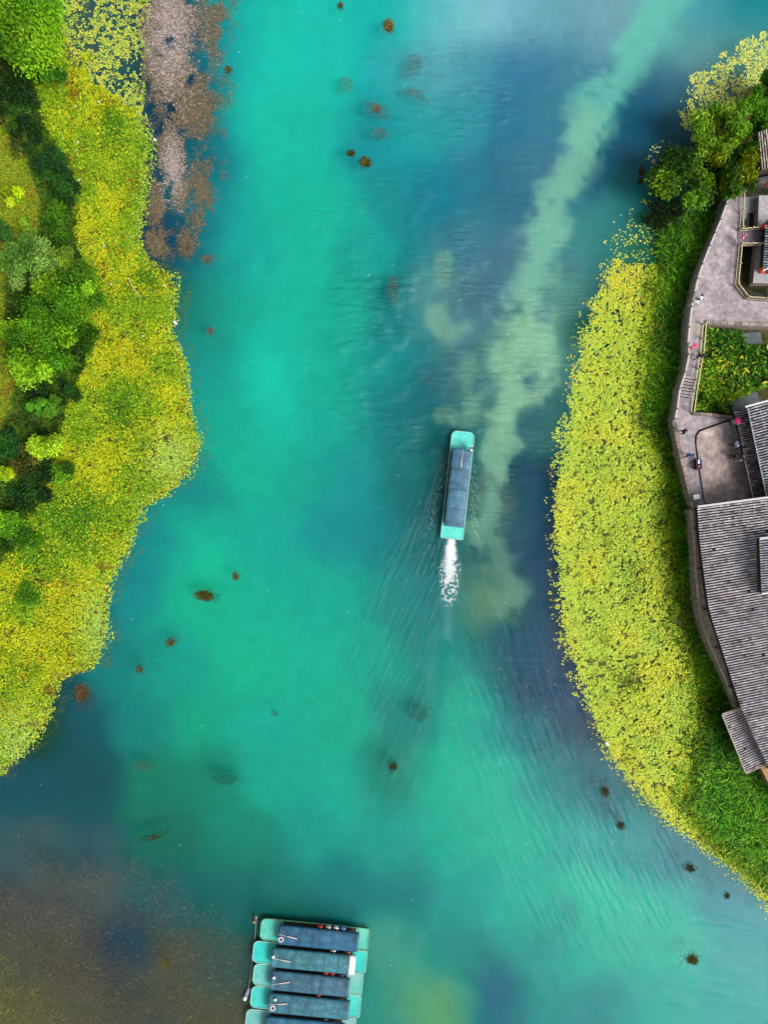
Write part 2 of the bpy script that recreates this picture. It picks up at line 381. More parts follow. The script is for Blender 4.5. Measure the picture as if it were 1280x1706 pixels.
# ripple masks: r = crests across the channel, g = "\" crests, b = "/" crests
ax = np.array([-20.0, 178.0]); ax /= np.linalg.norm(ax); lat = np.array([-ax[1], ax[0]])   # astern, and to its (image) left
s_ = (fx - 772) * ax[0] + (fy - 725) * ax[1]; t_ = (fx - 772) * lat[0] + (fy - 725) * lat[1]
wedge = np.clip(1 - (np.abs(t_) - 12 - .36 * s_) / (25 + .12 * s_), 0, 1) * np.clip(s_ / 30, 0, 1) * np.exp(-np.clip(s_ - 200, 0, None) / 190) * np.clip((np.abs(t_) + 8 - .02 * s_) / 18, 0, 1)
patchy = np.clip(fbm(fx, fy, 60, 9) * 2.4 - .6, .12, 1)
mr_ = np.clip(gauss(fx, fy, 730, 540, 180, 210) * 1.1 + .5 * gauss(fx, fy, 800, 150, 260, 130) + .25 * gauss(fx, fy, 430, 500, 200, 160) + .10, 0, 1) * patchy
mg_ = np.clip(wedge * (t_ < 0) + .5 * gauss(fx, fy, 1010, 1450, 150, 130) + .7 * gauss(fx, fy, 1080, 110, 120, 90) + .45 * gauss(fx, fy, 880, 1150, 110, 130), 0, 1)
mb_ = np.clip(wedge * (t_ > 0) + .35 * gauss(fx, fy, 660, 1250, 70, 160), 0, 1)
nx, ny = len(gx), len(gy)
I = np.arange(nx * ny).reshape(ny, nx)
FQ = np.stack([I[:-1, :-1].ravel(), I[1:, :-1].ravel(), I[1:, 1:].ravel(), I[:-1, 1:].ravel()], 1)
xy = Pxy(np.stack([fx, fy], 1))

def lake_material(name, surface):
    m = bpy.data.materials.new(name); m.use_nodes = True; N, L = m.node_tree.nodes, m.node_tree.links
    b = N['Principled BSDF']
    at = N.new('ShaderNodeVertexColor'); at.layer_name = 'Col'
    tc = N.new('ShaderNodeTexCoord')
    def noise(scale, detail, rough=.55, mapping=None, rot=0):
        n = N.new('ShaderNodeTexNoise'); n.inputs['Scale'].default_value = scale; n.inputs['Detail'].default_value = detail
        n.inputs['Roughness'].default_value = rough
        if mapping:
            r = N.new('ShaderNodeMapping'); r.inputs['Rotation'].default_value = (0, 0, math.radians(rot)); L.new(tc.outputs['Object'], r.inputs[0])
            q = N.new('ShaderNodeMapping'); q.inputs['Scale'].default_value = mapping; L.new(r.outputs[0], q.inputs[0])
            L.new(q.outputs[0], n.inputs['Vector'])
        else: L.new(tc.outputs['Object'], n.inputs['Vector'])
        return n.outputs['Fac']
    def math_(op, a, c):
        q = N.new('ShaderNodeMath'); q.operation = op
        for i, v in enumerate((a, c)):
            if hasattr(v, 'is_linked'): L.new(v, q.inputs[i])
            else: q.inputs[i].default_value = v
        return q.outputs[0]
    # mottled silt
    mot = noise(.5, 10, .66)
    mr = N.new('ShaderNodeMapRange'); mr.inputs[1].default_value = .3; mr.inputs[2].default_value = .7
    a = .05 if surface else .16
    mr.inputs[3].default_value = 1 - a; mr.inputs[4].default_value = 1 + a
    L.new(mot, mr.inputs[0])
    sc = N.new('ShaderNodeVectorMath'); sc.operation = 'SCALE'; L.new(at.outputs[0], sc.inputs[0]); L.new(mr.outputs[0], sc.inputs['Scale'])
    L.new(sc.outputs[0], b.inputs['Base Color'])
    if not surface:
        b.inputs['Roughness'].default_value = .95
        return m
    b.inputs['Roughness'].default_value = .16; b.inputs['Specular IOR Level'].default_value = .2
    mk = N.new('ShaderNodeAttribute'); mk.attribute_name = 'ripple'
    sp = N.new('ShaderNodeSeparateColor'); L.new(mk.outputs['Color'], sp.inputs[0])
    h = math_('ADD', math_('MULTIPLY', noise(7.5, 4, .75, (1, 1.5, 1), 12), .085), math_('MULTIPLY', noise(.55, 2, .5), .10))
    h = math_('ADD', h, math_('MULTIPLY', noise(1, 3, .6, (.38, 1.7, 1), 6), math_('MULTIPLY', sp.outputs[0], 3.2)))
    h = math_('ADD', h, math_('MULTIPLY', noise(1, 3, .6, (.3, 2.0, 1), 64), math_('MULTIPLY', sp.outputs[1], 1.0)))
    h = math_('ADD', h, math_('MULTIPLY', noise(1, 3, .6, (.3, 2.0, 1), -66), math_('MULTIPLY', sp.outputs[2], .58)))
    bp = N.new('ShaderNodeBump'); bp.inputs['Strength'].default_value = 1.0; bp.inputs['Distance'].default_value = .28
    L.new(h, bp.inputs['Height']); L.new(bp.outputs[0], b.inputs['Normal'])
    tr = N.new('ShaderNodeBsdfTransparent')
    mx = N.new('ShaderNodeMixShader'); mx.inputs[0].default_value = .5
    L.new(tr.outputs[0], mx.inputs[1]); L.new(b.outputs[0], mx.inputs[2]); L.new(mx.outputs[0], N['Material Output'].inputs[0])
    return m
WK = 0.80
WC = np.clip((WC * [.9, 1.0, 1.04] - [.03, .026, .024]) , .002, .9)
lake = mesh('lake_water', np.c_[xy, np.zeros(len(xy))], FQ, lake_material('lake_water', True), col=np.clip(WC * WK, 0, .9), smooth=True)
ra = lake.data.color_attributes.new('ripple', 'FLOAT_COLOR', 'POINT')
ra.data.foreach_set('color', np.stack([mr_, mg_, mb_, np.ones(len(fx))], 1).astype(np.float32).ravel())
tag(lake, 'turquoise lake water with pale silt streaks and dark weedy shallows', 'lake', kind='structure')
kb = I[::3, ::3]; bx = kb.ravel(); nb, mb2 = kb.shape; IB = np.arange(nb * mb2).reshape(nb, mb2)
FB = np.stack([IB[:-1, :-1].ravel(), IB[1:, :-1].ravel(), IB[1:, 1:].ravel(), IB[:-1, 1:].ravel()], 1)
bed = mesh('lake_bed', np.c_[xy[bx], -1.6 - .5 * fbm(fx[bx], fy[bx], 120, 21)], FB, lake_material('lake_bed', False), col=np.clip(WC[bx] * WK, 0, .9), smooth=True)
tag(bed, 'silty lake bed seen through the turquoise water', 'lake bed', kind='structure')
g = poly_sheet('ground', [(-900, -900), (900, -900), (900, 900), (-900, 900)], -2.6, mat('far_ground', S(50, 80, 40), .95))
tag(g, 'plain ground under and around the lake', 'ground', kind='structure')

# ------------------------------------------------------------------ foliage builders
def leaves(name, X, Y, Z, size, colr, m, parent=None, tilt=.5, elong=1.0, yaw=None, fold=.0, shape='hex', pitch=None):
    """many leaf-sized faces as one mesh. shape: hex (round pad) or dia (pointed leaf)."""
    n = len(X)
    yaw = RNG.uniform(0, 2 * np.pi, n) if yaw is None else yaw
    tx = RNG.normal(0, tilt, n); ty = RNG.normal(0, tilt, n)
    if pitch is not None: tx = tx + pitch
    if shape == 'hex':
        k = 4; an = np.arange(k) / k * 2 * np.pi
        U = np.cos(an)[None, :] * np.ones((n, 1)) * RNG.uniform(.85, 1.15, (n, k)); W = np.sin(an)[None, :] * np.ones((n, 1)) * RNG.uniform(.8, 1.1, (n, k))
    else:
        k = 4
        U = np.array([[-1, .1, 1, .1]]) * np.ones((n, 1)); W = np.array([[0, -.5, 0, .5]]) * np.ones((n, 1))
    U = U * (size * .5 * elong)[:, None] if np.ndim(elong) else U * (size * .5 * elong)[:, None]
    W = W * (size * .5)[:, None]
    Zl = -fold * np.abs(W)
    # pitch about W axis (raises +U end), roll about U axis
    c1, s1 = np.cos(tx)[:, None], np.sin(tx)[:, None]; c2, s2 = np.cos(ty)[:, None], np.sin(ty)[:, None]
    y1 = W * c2 - Zl * s2; z1 = W * s2 + Zl * c2
    x2 = U * c1 - z1 * s1; z2 = U * s1 + z1 * c1
    cy, sy = np.cos(yaw)[:, None], np.sin(yaw)[:, None]
    vx = X[:, None] + x2 * cy - y1 * sy; vy = Y[:, None] + x2 * sy + y1 * cy; vz = Z[:, None] + z2
    V = np.stack([vx, vy, vz], 2).reshape(-1, 3)
    F = np.arange(n * k).reshape(n, k)
    return mesh(name, V, F, m, parent, np.repeat(colr, k, axis=0))
def blades(name, X, Y, Z, length, width, colr, m, parent=None, yaw=None, lean=.5, curl=.9, seg=3):
    """arching grass-like blades: strips of quads"""
    n = len(X); yaw = RNG.uniform(0, 2 * np.pi, n) if yaw is None else yaw
    ln = np.clip(RNG.normal(lean, .25, n), .05, 1.5)
    dx, dy = np.cos(yaw), np.sin(yaw); pts = []
    cx, cz = np.zeros(n), np.zeros(n); ang = ln.copy()
    rows = []
    for i in range(seg + 1):
        w = width * (1.0 - .92 * (i / seg) ** 1.7) * .5
        rows.append((X + dx * cx, Y + dy * cx, Z + cz, w))
        cx = cx + np.sin(ang) * length / seg; cz = cz + np.cos(ang) * length / seg; ang = ang + curl / seg * RNG.uniform(.6, 1.6, n)
    V = np.zeros((n, (seg + 1) * 2, 3))
    for i, (a, b, c, w) in enumerate(rows):
        V[:, 2 * i] = np.stack([a - dy * w, b + dx * w, c], 1); V[:, 2 * i + 1] = np.stack([a + dy * w, b - dx * w, c], 1)
    k = (seg + 1) * 2; base = (np.arange(n) * k)[:, None]
    F = np.concatenate([base + np.array([[2 * i, 2 * i + 1, 2 * i + 3, 2 * i + 2]]) for i in range(seg)], 0)
    return mesh(name, V.reshape(-1, 3), F, m, parent, np.repeat(colr, k, axis=0))
def pick(palette, n, w=None, jit=.18):
    """random colours out of a palette of sRGB triples"""
    C = lin(np.array(palette)) * 1.0
    i = RNG.choice(len(palette), n, p=None if w is None else np.array(w) / sum(w))
    return np.clip(C[i] * RNG.uniform(1 - jit, 1 + jit, (n, 1)), 0, .85)

# ------------------------------------------------------------------ left bank
LAND_L = [(-150, -120), (95, -120), (92, 0), (105, 70), (60, 150), (85, 230), (125, 300), (128, 400), (150, 470), (150, 590), (118, 680), (95, 770), (70, 830), (10, 935), (-150, 1000)]
gxl = np.arange(-150, 201, 8.0); gyl = np.arange(-120, 1001, 8.0); LX, LY = np.meshgrid(gxl, gyl); lx, ly = LX.ravel(), LY.ravel()
ins = inside(LAND_L, lx, ly); dd = seg_dist(LAND_L, lx, ly, True)
lz = np.where(ins, np.clip(dd / 40, 0, 1) * .9 + .08, -dd / 25) + .12 * (fbm(lx, ly, 40, 31) - .5)
def land_z(px, py):
    px, py = np.atleast_1d(px).astype(float), np.atleast_1d(py).astype(float)
    i, d = inside(LAND_L, px, py), seg_dist(LAND_L, px, py, True)
    return np.where(i, np.clip(d / 40, 0, 1) * .9 + .08, 0)
II = np.arange(len(lx)).reshape(len(gyl), len(gxl))
FL = np.stack([II[:-1, :-1].ravel(), II[1:, :-1].ravel(), II[1:, 1:].ravel(), II[:-1, 1:].ravel()], 1)
lxy = Pxy(np.stack([lx, ly], 1))
bank = mesh('bank_terrain', np.c_[lxy, lz], FL, mat('bank_soil', S(66, 80, 16, K), .95, S(104, 104, 30, K), .9, bump=.4), smooth=True)
tag(bank, 'grassy earth bank under the trees on the lake shore', 'bank', kind='structure')
LAWN = [(-100, 190), (20, 195), (55, 270), (80, 340), (75, 420), (20, 480), (20, 600), (36, 640), (30, 690), (-5, 745), (-100, 800)]
x, y = scatter(LAWN, 170); n = len(x)
q = Pxy(np.stack([x, y], 1)); f = fbm(x, y, 45, 41)
cA = pick([(130, 148, 22), (98, 134, 18), (160, 152, 34), (112, 146, 26)], n); cB = pick([(150, 115, 25), (130, 105, 30), (105, 95, 20)], n)
c = np.where((f + RNG.normal(0, .1, n) > .66)[:, None], cB, cA)
o = blades('grass', q[:, 0], q[:, 1], land_z(x, y), RNG.uniform(.12, .35, n), RNG.uniform(.06, .12, n), c, LEAF, lean=.8, seg=2)
tag(o, 'short mixed green and tan grass on the earth bank beside the tree belt', 'grass', kind='stuff')
x, y = scatter(LAND_L, 95); k = ~inside(LAWN, x, y) & (x > -70); x, y = x[k], y[k]; n = len(x); q = Pxy(np.stack([x, y], 1)); f = fbm(x, y, 30, 43) + RNG.normal(0, .1, n)
c = np.where((f > .55)[:, None], pick([(64, 104, 18), (52, 90, 18), (88, 112, 26)], n), pick([(30, 66, 12), (22, 48, 12), (40, 76, 16), (60, 66, 22)], n))
o = blades('undergrowth', q[:, 0], q[:, 1], land_z(x, y), RNG.uniform(.3, .9, n) * (.5 + f), RNG.uniform(.08, .18, n), c, LEAF, lean=.7, curl=1.1, seg=2)
tag(o, 'dark tangled undergrowth filling the gaps between the bank trees', 'undergrowth', kind='stuff')
tp = [(34, 618), (35, 650), (28, 690), (14, 722), (-8, 748), (-40, 770)]
m = MB()
for a, b in zip(tp[:-1], tp[1:]):
    a, b = P(*a, 1.05), P(*b, 1.05); d = (b - a).normalized(); r = Vector((-d.y, d.x, 0)) * .14
    m.add([a - r, b - r, b + r, a + r], [(0, 1, 2, 3)])
tag(m.build('path', mat('dirt', S(130, 75, 25, K), .95, S(165, 110, 50, K), 3)), 'thin worn dirt track curving along the lawn edge', 'path', kind='structure')

SHORE_L = [(252, -60), (252, 0), (246, 90), (246, 200), (262, 240), (252, 330), (240, 395), (256, 430), (290, 455), (303, 492), (296, 555), (318, 605), (326, 680), (341, 745), (322, 790), (285, 825), (243, 850), (226, 910), (192, 970), (184, 1060), (166, 1112), (112, 1132), (90, 1190), (60, 1240), (0, 1303), (-90, 1360)]
INNER_L = [(-90, 900), (0, 900), (45, 850), (75, 790), (92, 740), (100, 690), (135, 640), (150, 560), (150, 470), (122, 400), (122, 300), (80, 230), (55, 150), (105, 60), (92, 0), (92, -60)]
MAT_L = SHORE_L + INNER_L
SPARSE_L = [(85, -60), (252, -60), (252, 0), (246, 90), (246, 240), (215, 190), (170, 150), (110, 90), (88, 40)]
base = [(p[0] - 9, p[1]) for p in SHORE_L[5:]] + INNER_L[:-2] + [(130, 110), (180, 165), (225, 225)]
o = poly_sheet('mud_bank', Pxy(base), .03, M_MUD)
tag(o, 'dark mud and rotting leaves under the floating plants of the tree lined shore', 'mud', kind='structure')

def pad_colours(x, y, n, sparse):
    f1 = fbm(x, y, 50, 51, 4); f2 = fbm(x, y, 26, 52); f3 = fbm(x, y, 90, 53)
    jn = RNG.normal(0, .10, n)
    yel = pick([(190, 196, 20), (206, 208, 40), (178, 192, 20), (204, 190, 22)], n, jit=.13)
    grn = pick([(138, 174, 24), (112, 158, 20), (156, 188, 38), (84, 134, 16)], n, jit=.15)
    pal = pick([(168, 196, 78), (150, 186, 84), (180, 200, 90), (140, 178, 62)], n, jit=.16)
    brn = pick([(120, 98, 18), (100, 82, 22), (140, 105, 20)], n)
    yel, grn, pal, brn = yel * [.68, .75, .8], grn * [.80, .78, .8], pal * .86, brn * .85
    c = np.where((f1 + jn > .54)[:, None], yel, grn)
    return c, yel, grn, pal, brn, f1 + jn, f2 + jn, f3
# dense mat
x, y = scatter(MAT_L, 205); n = len(x)
d = seg_dist(SHORE_L, x, y); spz = inside(SPARSE_L, x + 70 * (fbm(x, y, 30, 60, 3) - .5), y + 70 * (fbm(x, y, 30, 59, 3) - .5))
dn = fbm(x, y, 9, 55); edge = np.clip(d / 22, .12, 1)
keep = np.where(spz, (fbm(x, y, 5, 57) * .8 + fbm(x, y, 26, 58) * .4 + RNG.normal(0, .06, n) > .60) & (RNG.random(n) < .5), (RNG.random(n) < edge) & (dn + RNG.normal(0, .1, n) > .30))
x, y, d, spz = x[keep], y[keep], d[keep], spz[keep]; n = len(x)
c, yel, grn, pal, brn, a1, a2, a3 = pad_colours(x, y, n, spz)
c = np.where((a2 < .20)[:, None], brn, c)
palz = np.clip(np.maximum(gauss(x, y, 290, 765, 40, 45), np.maximum(gauss(x, y, 165, 1050, 30, 70), gauss(x, y, 30, 1240, 40, 60))), 0, 1)
palz = np.maximum(palz, np.clip(1 - d / 26, 0, 1) * .55)
c = np.where((RNG.random(n) < palz)[:, None], pal, c)
grz = np.maximum.reduce([gauss(x, y, 205, 690, 28, 45), gauss(x, y, 250, 465, 32, 26), gauss(x, y, 130, 860, 60, 40), gauss(x, y, 50, 985, 24, 20), gauss(x, y, 190, 210, 22, 30), gauss(x, y, 60, 920, 40, 30)])
c = np.where((RNG.random(n) < grz * .85)[:, None], pick([(62, 112, 14), (85, 128, 18), (48, 95, 16)], n), c)
orz = np.maximum.reduce([gauss(x, y, 100, 985, 26, 22), gauss(x, y, 45, 1095, 30, 26), gauss(x, y, 215, 590, 40, 25), gauss(x, y, 185, 420, 25, 14)])
c = np.where((RNG.random(n) < orz * .22)[:, None], pick([(190, 160, 20), (130, 105, 22), (170, 130, 25)], n), c)
c = np.where(spz[:, None], pick([(160, 176, 60), (176, 180, 66), (136, 164, 66), (184, 174, 60), (116, 148, 58)], n), c)
q = Pxy(np.stack([x, y], 1))
hz = np.where(spz, RNG.uniform(.01, .05, n), RNG.uniform(.03, .4, n) * np.clip(.25 + d / 60, 0, 1) + .02 + .25 * grz)
tl = np.where(spz, .08, .30)
o = leaves('water_plants', q[:, 0], q[:, 1], hz, RNG.uniform(.10, .23, n), c, PAD, tilt=tl, fold=.15, elong=RNG.uniform(.9, 1.25, n))
tag(o, 'broad mat of yellow green floating leaves along the tree lined shore', 'water plants', kind='stuff')
# grassy darker leaves through the mat
x, y = scatter([(p[0] - 6, p[1]) for p in SHORE_L[6:]] + [(p[0] + 15, p[1]) for p in SHORE_L[6:]][::-1], 60, 26); n = len(x)
k = fbm(x, y, 20, 64) + RNG.normal(0, .08, n) > .46; x, y = x[k], y[k]; n = len(x); q = Pxy(np.stack([x, y], 1))
o = leaves('rotting_leaves', q[:, 0], q[:, 1], -RNG.uniform(.02, .5, n), RNG.uniform(.1, .24, n), pick([(96, 90, 46), (80, 72, 44), (112, 104, 52), (120, 112, 66)], n), PAD, tilt=.3)
tag(o, 'brown sunken leaf fringe along the edge of the tree lined mat', 'dead leaves', kind='stuff')
x, y = scatter(MAT_L, 9); k = ~inside(SPARSE_L, x, y) & (seg_dist(SHORE_L, x, y) > 14); x, y = x[k], y[k]; n = len(x)
q = Pxy(np.stack([x, y], 1))
o = blades('water_grass', q[:, 0], q[:, 1], np.full(n, .05), RNG.uniform(.35, .75, n), RNG.uniform(.05, .1, n), pick([(70, 120, 16), (110, 145, 22), (150, 160, 40), (55, 100, 18)], n), LEAF, lean=.6)
tag(o, 'thin green blades growing up through the yellow green floating mat', 'grass', kind='stuff')

# grey brown dead weed raft
DEAD = [(245, -60), (390, -60), (388, 10), (372, 70), (366, 130), (372, 170), (355, 240), (350, 330), (322, 375), (330, 430), (300, 440), (262, 430), (236, 400), (252, 330), (262, 240), (246, 200)]
x, y = scatter([(p[0] + (14 if p[0] > 300 else -20), p[1]) for p in DEAD], 400, 50); n = len(x)
core = np.maximum.reduce([gauss(x, y, 285, 20, 45, 60), gauss(x, y, 282, 120, 42, 60), gauss(x, y, 256, 60, 22, 80) * .8, gauss(x, y, 285, 265, 26, 60), gauss(x, y, 300, 320, 28, 28) * .8, gauss(x, y, 262, 405, 24, 30) * .8, gauss(x, y, 312, 408, 14, 24) * .9, gauss(x, y, 320, 180, 44, 60) * .85, gauss(x, y, 355, 40, 26, 70) * .62, gauss(x, y, 335, 320, 24, 90) * .7, gauss(x, y, 262, 340, 20, 60) * .7])
keep = core * .95 + (fbm(x, y, 18, 61, 4) - .5) * 1.7 + RNG.normal(0, .16, n) > .30
x, y, core = x[keep], y[keep], core[keep]; n = len(x); f = fbm(x, y, 40, 62) + RNG.normal(0, .12, n)
pink = np.maximum.reduce([gauss(x, y, 285, 60, 44, 95), gauss(x, y, 287, 280, 20, 60)])
c = np.where((RNG.random(n) < pink)[:, None], pick([(176, 162, 160), (158, 146, 146), (190, 176, 166), (140, 126, 120), (120, 108, 96)], n), pick([(112, 98, 74), (90, 80, 60), (128, 110, 84), (98, 94, 54), (84, 78, 72)], n))
q = Pxy(np.stack([x, y], 1))
o = leaves('dead_weed', q[:, 0], q[:, 1], np.where(RNG.random(n) < np.clip(core * 1.3 - .1, .1, 1), RNG.uniform(.0, .09, n), -RNG.uniform(.05, .5, n)), RNG.uniform(.06, .15, n), c, PAD, tilt=.3, elong=RNG.uniform(1.2, 3.2, n), shape='dia')
tag(o, 'grey brown raft of dead weed between floating leaves and open water', 'dead weed', kind='stuff')

# ------------------------------------------------------------------ right shore: pads, reeds
WEST_R = [(1012, 432), (985, 500), (960, 590), (940, 680), (926, 780), (917, 870), (926, 960), (932, 1040), (952, 1110), (977, 1180), (1002, 1250), (1060, 1320), (1110, 1372), (1170, 1420), (1230, 1465), (1290, 1535), (1350, 1590)]
EAST_R = [(1350, 1520), (1280, 1480), (1190, 1412), (1138, 1345), (1155, 1250), (1165, 1160), (1152, 1090), (1128, 1000), (1112, 900), (1104, 780), (1066, 700), (1078, 600), (1092, 450)]
MAT_R = WEST_R + EAST_R
SPARSE_R = [(1012, 432), (985, 500), (1100, 480), (1125, 420), (1130, 360), (1085, 330), (1040, 345), (1005, 400)]
UPPER_R = [(1128, 185), (1145, 130), (1190, 100), (1250, 60), (1340, 30), (1340, 190), (1200, 250), (1160, 255), (1135, 215)]
o = poly_sheet('mud_bank', Pxy([(p[0] + 16, p[1]) for p in WEST_R[2:]] + EAST_R[:-1]), .03, mat('wet_mud', S(50, 60, 28), .9, S(84, 84, 40), 1.6, bump=.3))
tag(o, 'dark wet mud under the floating plants of the building shore', 'mud', kind='structure')
x, y = scatter(MAT_R, 215, 34); n = len(x); d = seg_dist(WEST_R, x, y)
keep = (RNG.random(n) < np.clip(d / 22, .14, 1)) & (fbm(x, y, 6, 71) + RNG.normal(0, .07, n) > .38)
top = np.clip((520 - y) / 90, 0, 1); keep &= RNG.random(n) > top * .45
x, y, d = x[keep], y[keep], d[keep]; n = len(x)
f1 = fbm(x, y, 50, 72, 4) + RNG.normal(0, .12, n); f2 = fbm(x, y, 22, 73) + RNG.normal(0, .12, n)
yel = pick([(202, 212, 52), (192, 208, 48), (208, 214, 78), (204, 200, 52)], n); grn = pick([(182, 206, 68), (166, 198, 60), (190, 210, 80), (146, 186, 52)], n)
yel, grn = yel * [.78, .78, .9], grn * [.84, .82, .9]
c = np.where((f1 > .53)[:, None], yel, grn)
c = np.where((f2 < .2)[:, None], pick([(140, 152, 34), (120, 116, 32), (105, 135, 28)], n), c)
yz = np.clip((640 - y) / 180, 0, 1)
c = np.where((RNG.random(n) < yz * .45)[:, None], pick([(206, 190, 56), (190, 184, 48), (168, 175, 56)], n), c)
de = seg_dist(EAST_R, x, y); c = np.where((RNG.random(n) < np.clip(1 - de / 28, 0, 1))[:, None], pick([(120, 150, 20), (150, 160, 25), (90, 125, 18)], n), c)
drk = np.maximum(gauss(x, y, 1047, 1135, 24, 22), .6 * gauss(x, y, 1060, 960, 20, 40)); c = np.where((RNG.random(n) < drk * .8)[:, None], pick([(90, 115, 20), (70, 95, 20)], n), c)
q = Pxy(np.stack([x, y], 1))
o = leaves('water_plants', q[:, 0], q[:, 1], .02 + RNG.uniform(.0, .3, n) * np.clip(d / 70, .15, 1), RNG.uniform(.10, .23, n), c, PAD, tilt=.22, fold=.12, elong=RNG.uniform(.9, 1.2, n))
tag(o, 'lime yellow mat of floating leaves lying in front of the stone quay', 'water plants', kind='stuff')
# loose pads
def loose(poly, dens, pal, label, thr=.5, cl=12, size=(.12, .26)):
    x, y = scatter(poly, dens); n = len(x); d = seg_dist(poly, x, y, True)
    k = fbm(x, y, cl, 81) + RNG.normal(0, .07, n) + .16 * np.clip(d / 30 - .6, -1, 1) > thr
    x, y = x[k], y[k]; n = len(x); q = Pxy(np.stack([x, y], 1))
    o = leaves('lily_pads', q[:, 0], q[:, 1], RNG.uniform(.01, .05, n), RNG.uniform(*size, n), pick(pal, n), PAD, tilt=.1)
    tag(o, label, 'lily pads', kind='stuff')
loose(UPPER_R, 62, [(186, 184, 78), (168, 186, 92), (148, 178, 92), (194, 188, 88), (128, 162, 88), (206, 192, 84)], 'pale yellow lily pads floating by the bamboo grove', .46, 11)
loose(SPARSE_R, 12, [(205, 190, 70), (150, 170, 70), (180, 185, 80), (110, 140, 60)], 'thinly scattered pads north of the lime yellow mat', .47, 9, (.12, .25))
loose([(1075, 262), (1090, 240), (1110, 232), (1128, 245), (1112, 262), (1085, 285)], 9, [(220, 205, 130), (200, 200, 110)], 'small loose cluster of pale pads on the dark inlet', .42, 9)
strip = [(p[0] - 10 - 4 * (i % 2), p[1]) for i, p in enumerate(WEST_R[1:-1])] + [(p[0] + 6, p[1]) for p in WEST_R[1:-1]][::-1]
loose(strip, 8, [(150, 160, 60), (190, 185, 70), (120, 130, 50)], 'single pads drifting off the lime yellow mat edge', .36, 8, (.12, .24))
# reed belt
QUAY_W = [(1208, 322), (1190, 372), (1172, 415), (1160, 445), (1152, 469), (1142, 515), (1138, 549), (1136, 576), (1137.5, 594), (1131.6, 623), (1122.7, 650), (1118, 683), (1114.5, 700), (1121, 735), (1131, 775), (1142, 822), (1150, 849)]
QUAY_W = [(p[0] + 4.5, p[1]) for p in QUAY_W]
LEDGE_W = [(1150, 849), (1154.5, 890), (1158, 947), (1162, 996), (1167, 1031), (1176, 1060), (1187, 1086), (1210, 1137), (1226, 1176)]
REED = EAST_R + [(1105, 380), (1150, 365), (1188, 360)] + [(p[0] - 1, p[1]) for p in QUAY_W[2:]] + LEDGE_W[1:] + [(1222, 1195), (1262, 1280), (1350, 1420)]
x, y = scatter(REED, 100, 0); x2, y2 = scatter([(p[0] - 20, p[1] - (8 if p[1] > 1300 else 0)) for p in EAST_R[::-1]] + [(p[0] + 2, p[1]) for p in EAST_R], 15, 30); x, y = np.r_[x, x2], np.r_[y, y2]; n = len(x)
de = seg_dist(EAST_R, x, y); f = fbm(x, y, 35, 91)
hgt = np.clip(.45 + de / 30 * .9, .45, 1.55) * (.5 + 1.0 * fbm(x, y, 16, 92, 3))
hgt = hgt + .55 * np.clip(1 - seg_dist(QUAY_W + LEDGE_W, x, y) / 16, 0, 1)
low = np.clip((y - 1230) / 60, 0, 1)
fa = f + RNG.normal(0, .14, n)
dark = pick([(36, 82, 10), (50, 100, 12), (28, 66, 12), (70, 110, 16)], n, jit=.3); mid = pick([(78, 140, 14), (100, 150, 22), (62, 125, 14)], n, jit=.3)
dark, mid = dark * RNG.uniform(.5, 1.7, (n, 1)), mid * RNG.uniform(.5, 1.6, (n, 1))
bright = pick([(64, 138, 14), (104, 172, 30), (44, 108, 14), (30, 76, 12), (130, 170, 50)], n, jit=.4)
c = np.where((fa > .60)[:, None], mid, dark)
c = np.where((RNG.random(n) < low * .9)[:, None], bright, c)
nearmat = np.clip(1 - de / 30, 0, 1); c = np.where((RNG.random(n) < nearmat * .5)[:, None], pick([(130, 145, 20), (105, 130, 18), (150, 150, 30)], n), c)
q = Pxy(np.stack([x, y], 1))
o = blades('reeds', q[:, 0], q[:, 1], np.full(n, .0), hgt, RNG.uniform(.08, .2, n), c, LEAF, lean=.6, curl=1.2, seg=3)
tag(o, 'tall dark green reeds crowding the foot of the stone quay', 'reeds', kind='stuff')
o = poly_sheet('reed_bed', Pxy(REED), .035, mat('reed_mud', S(30, 42, 12), .95, S(52, 58, 20), 2))
tag(o, 'dark soil under the reeds at the foot of the quay', 'soil', kind='structure')

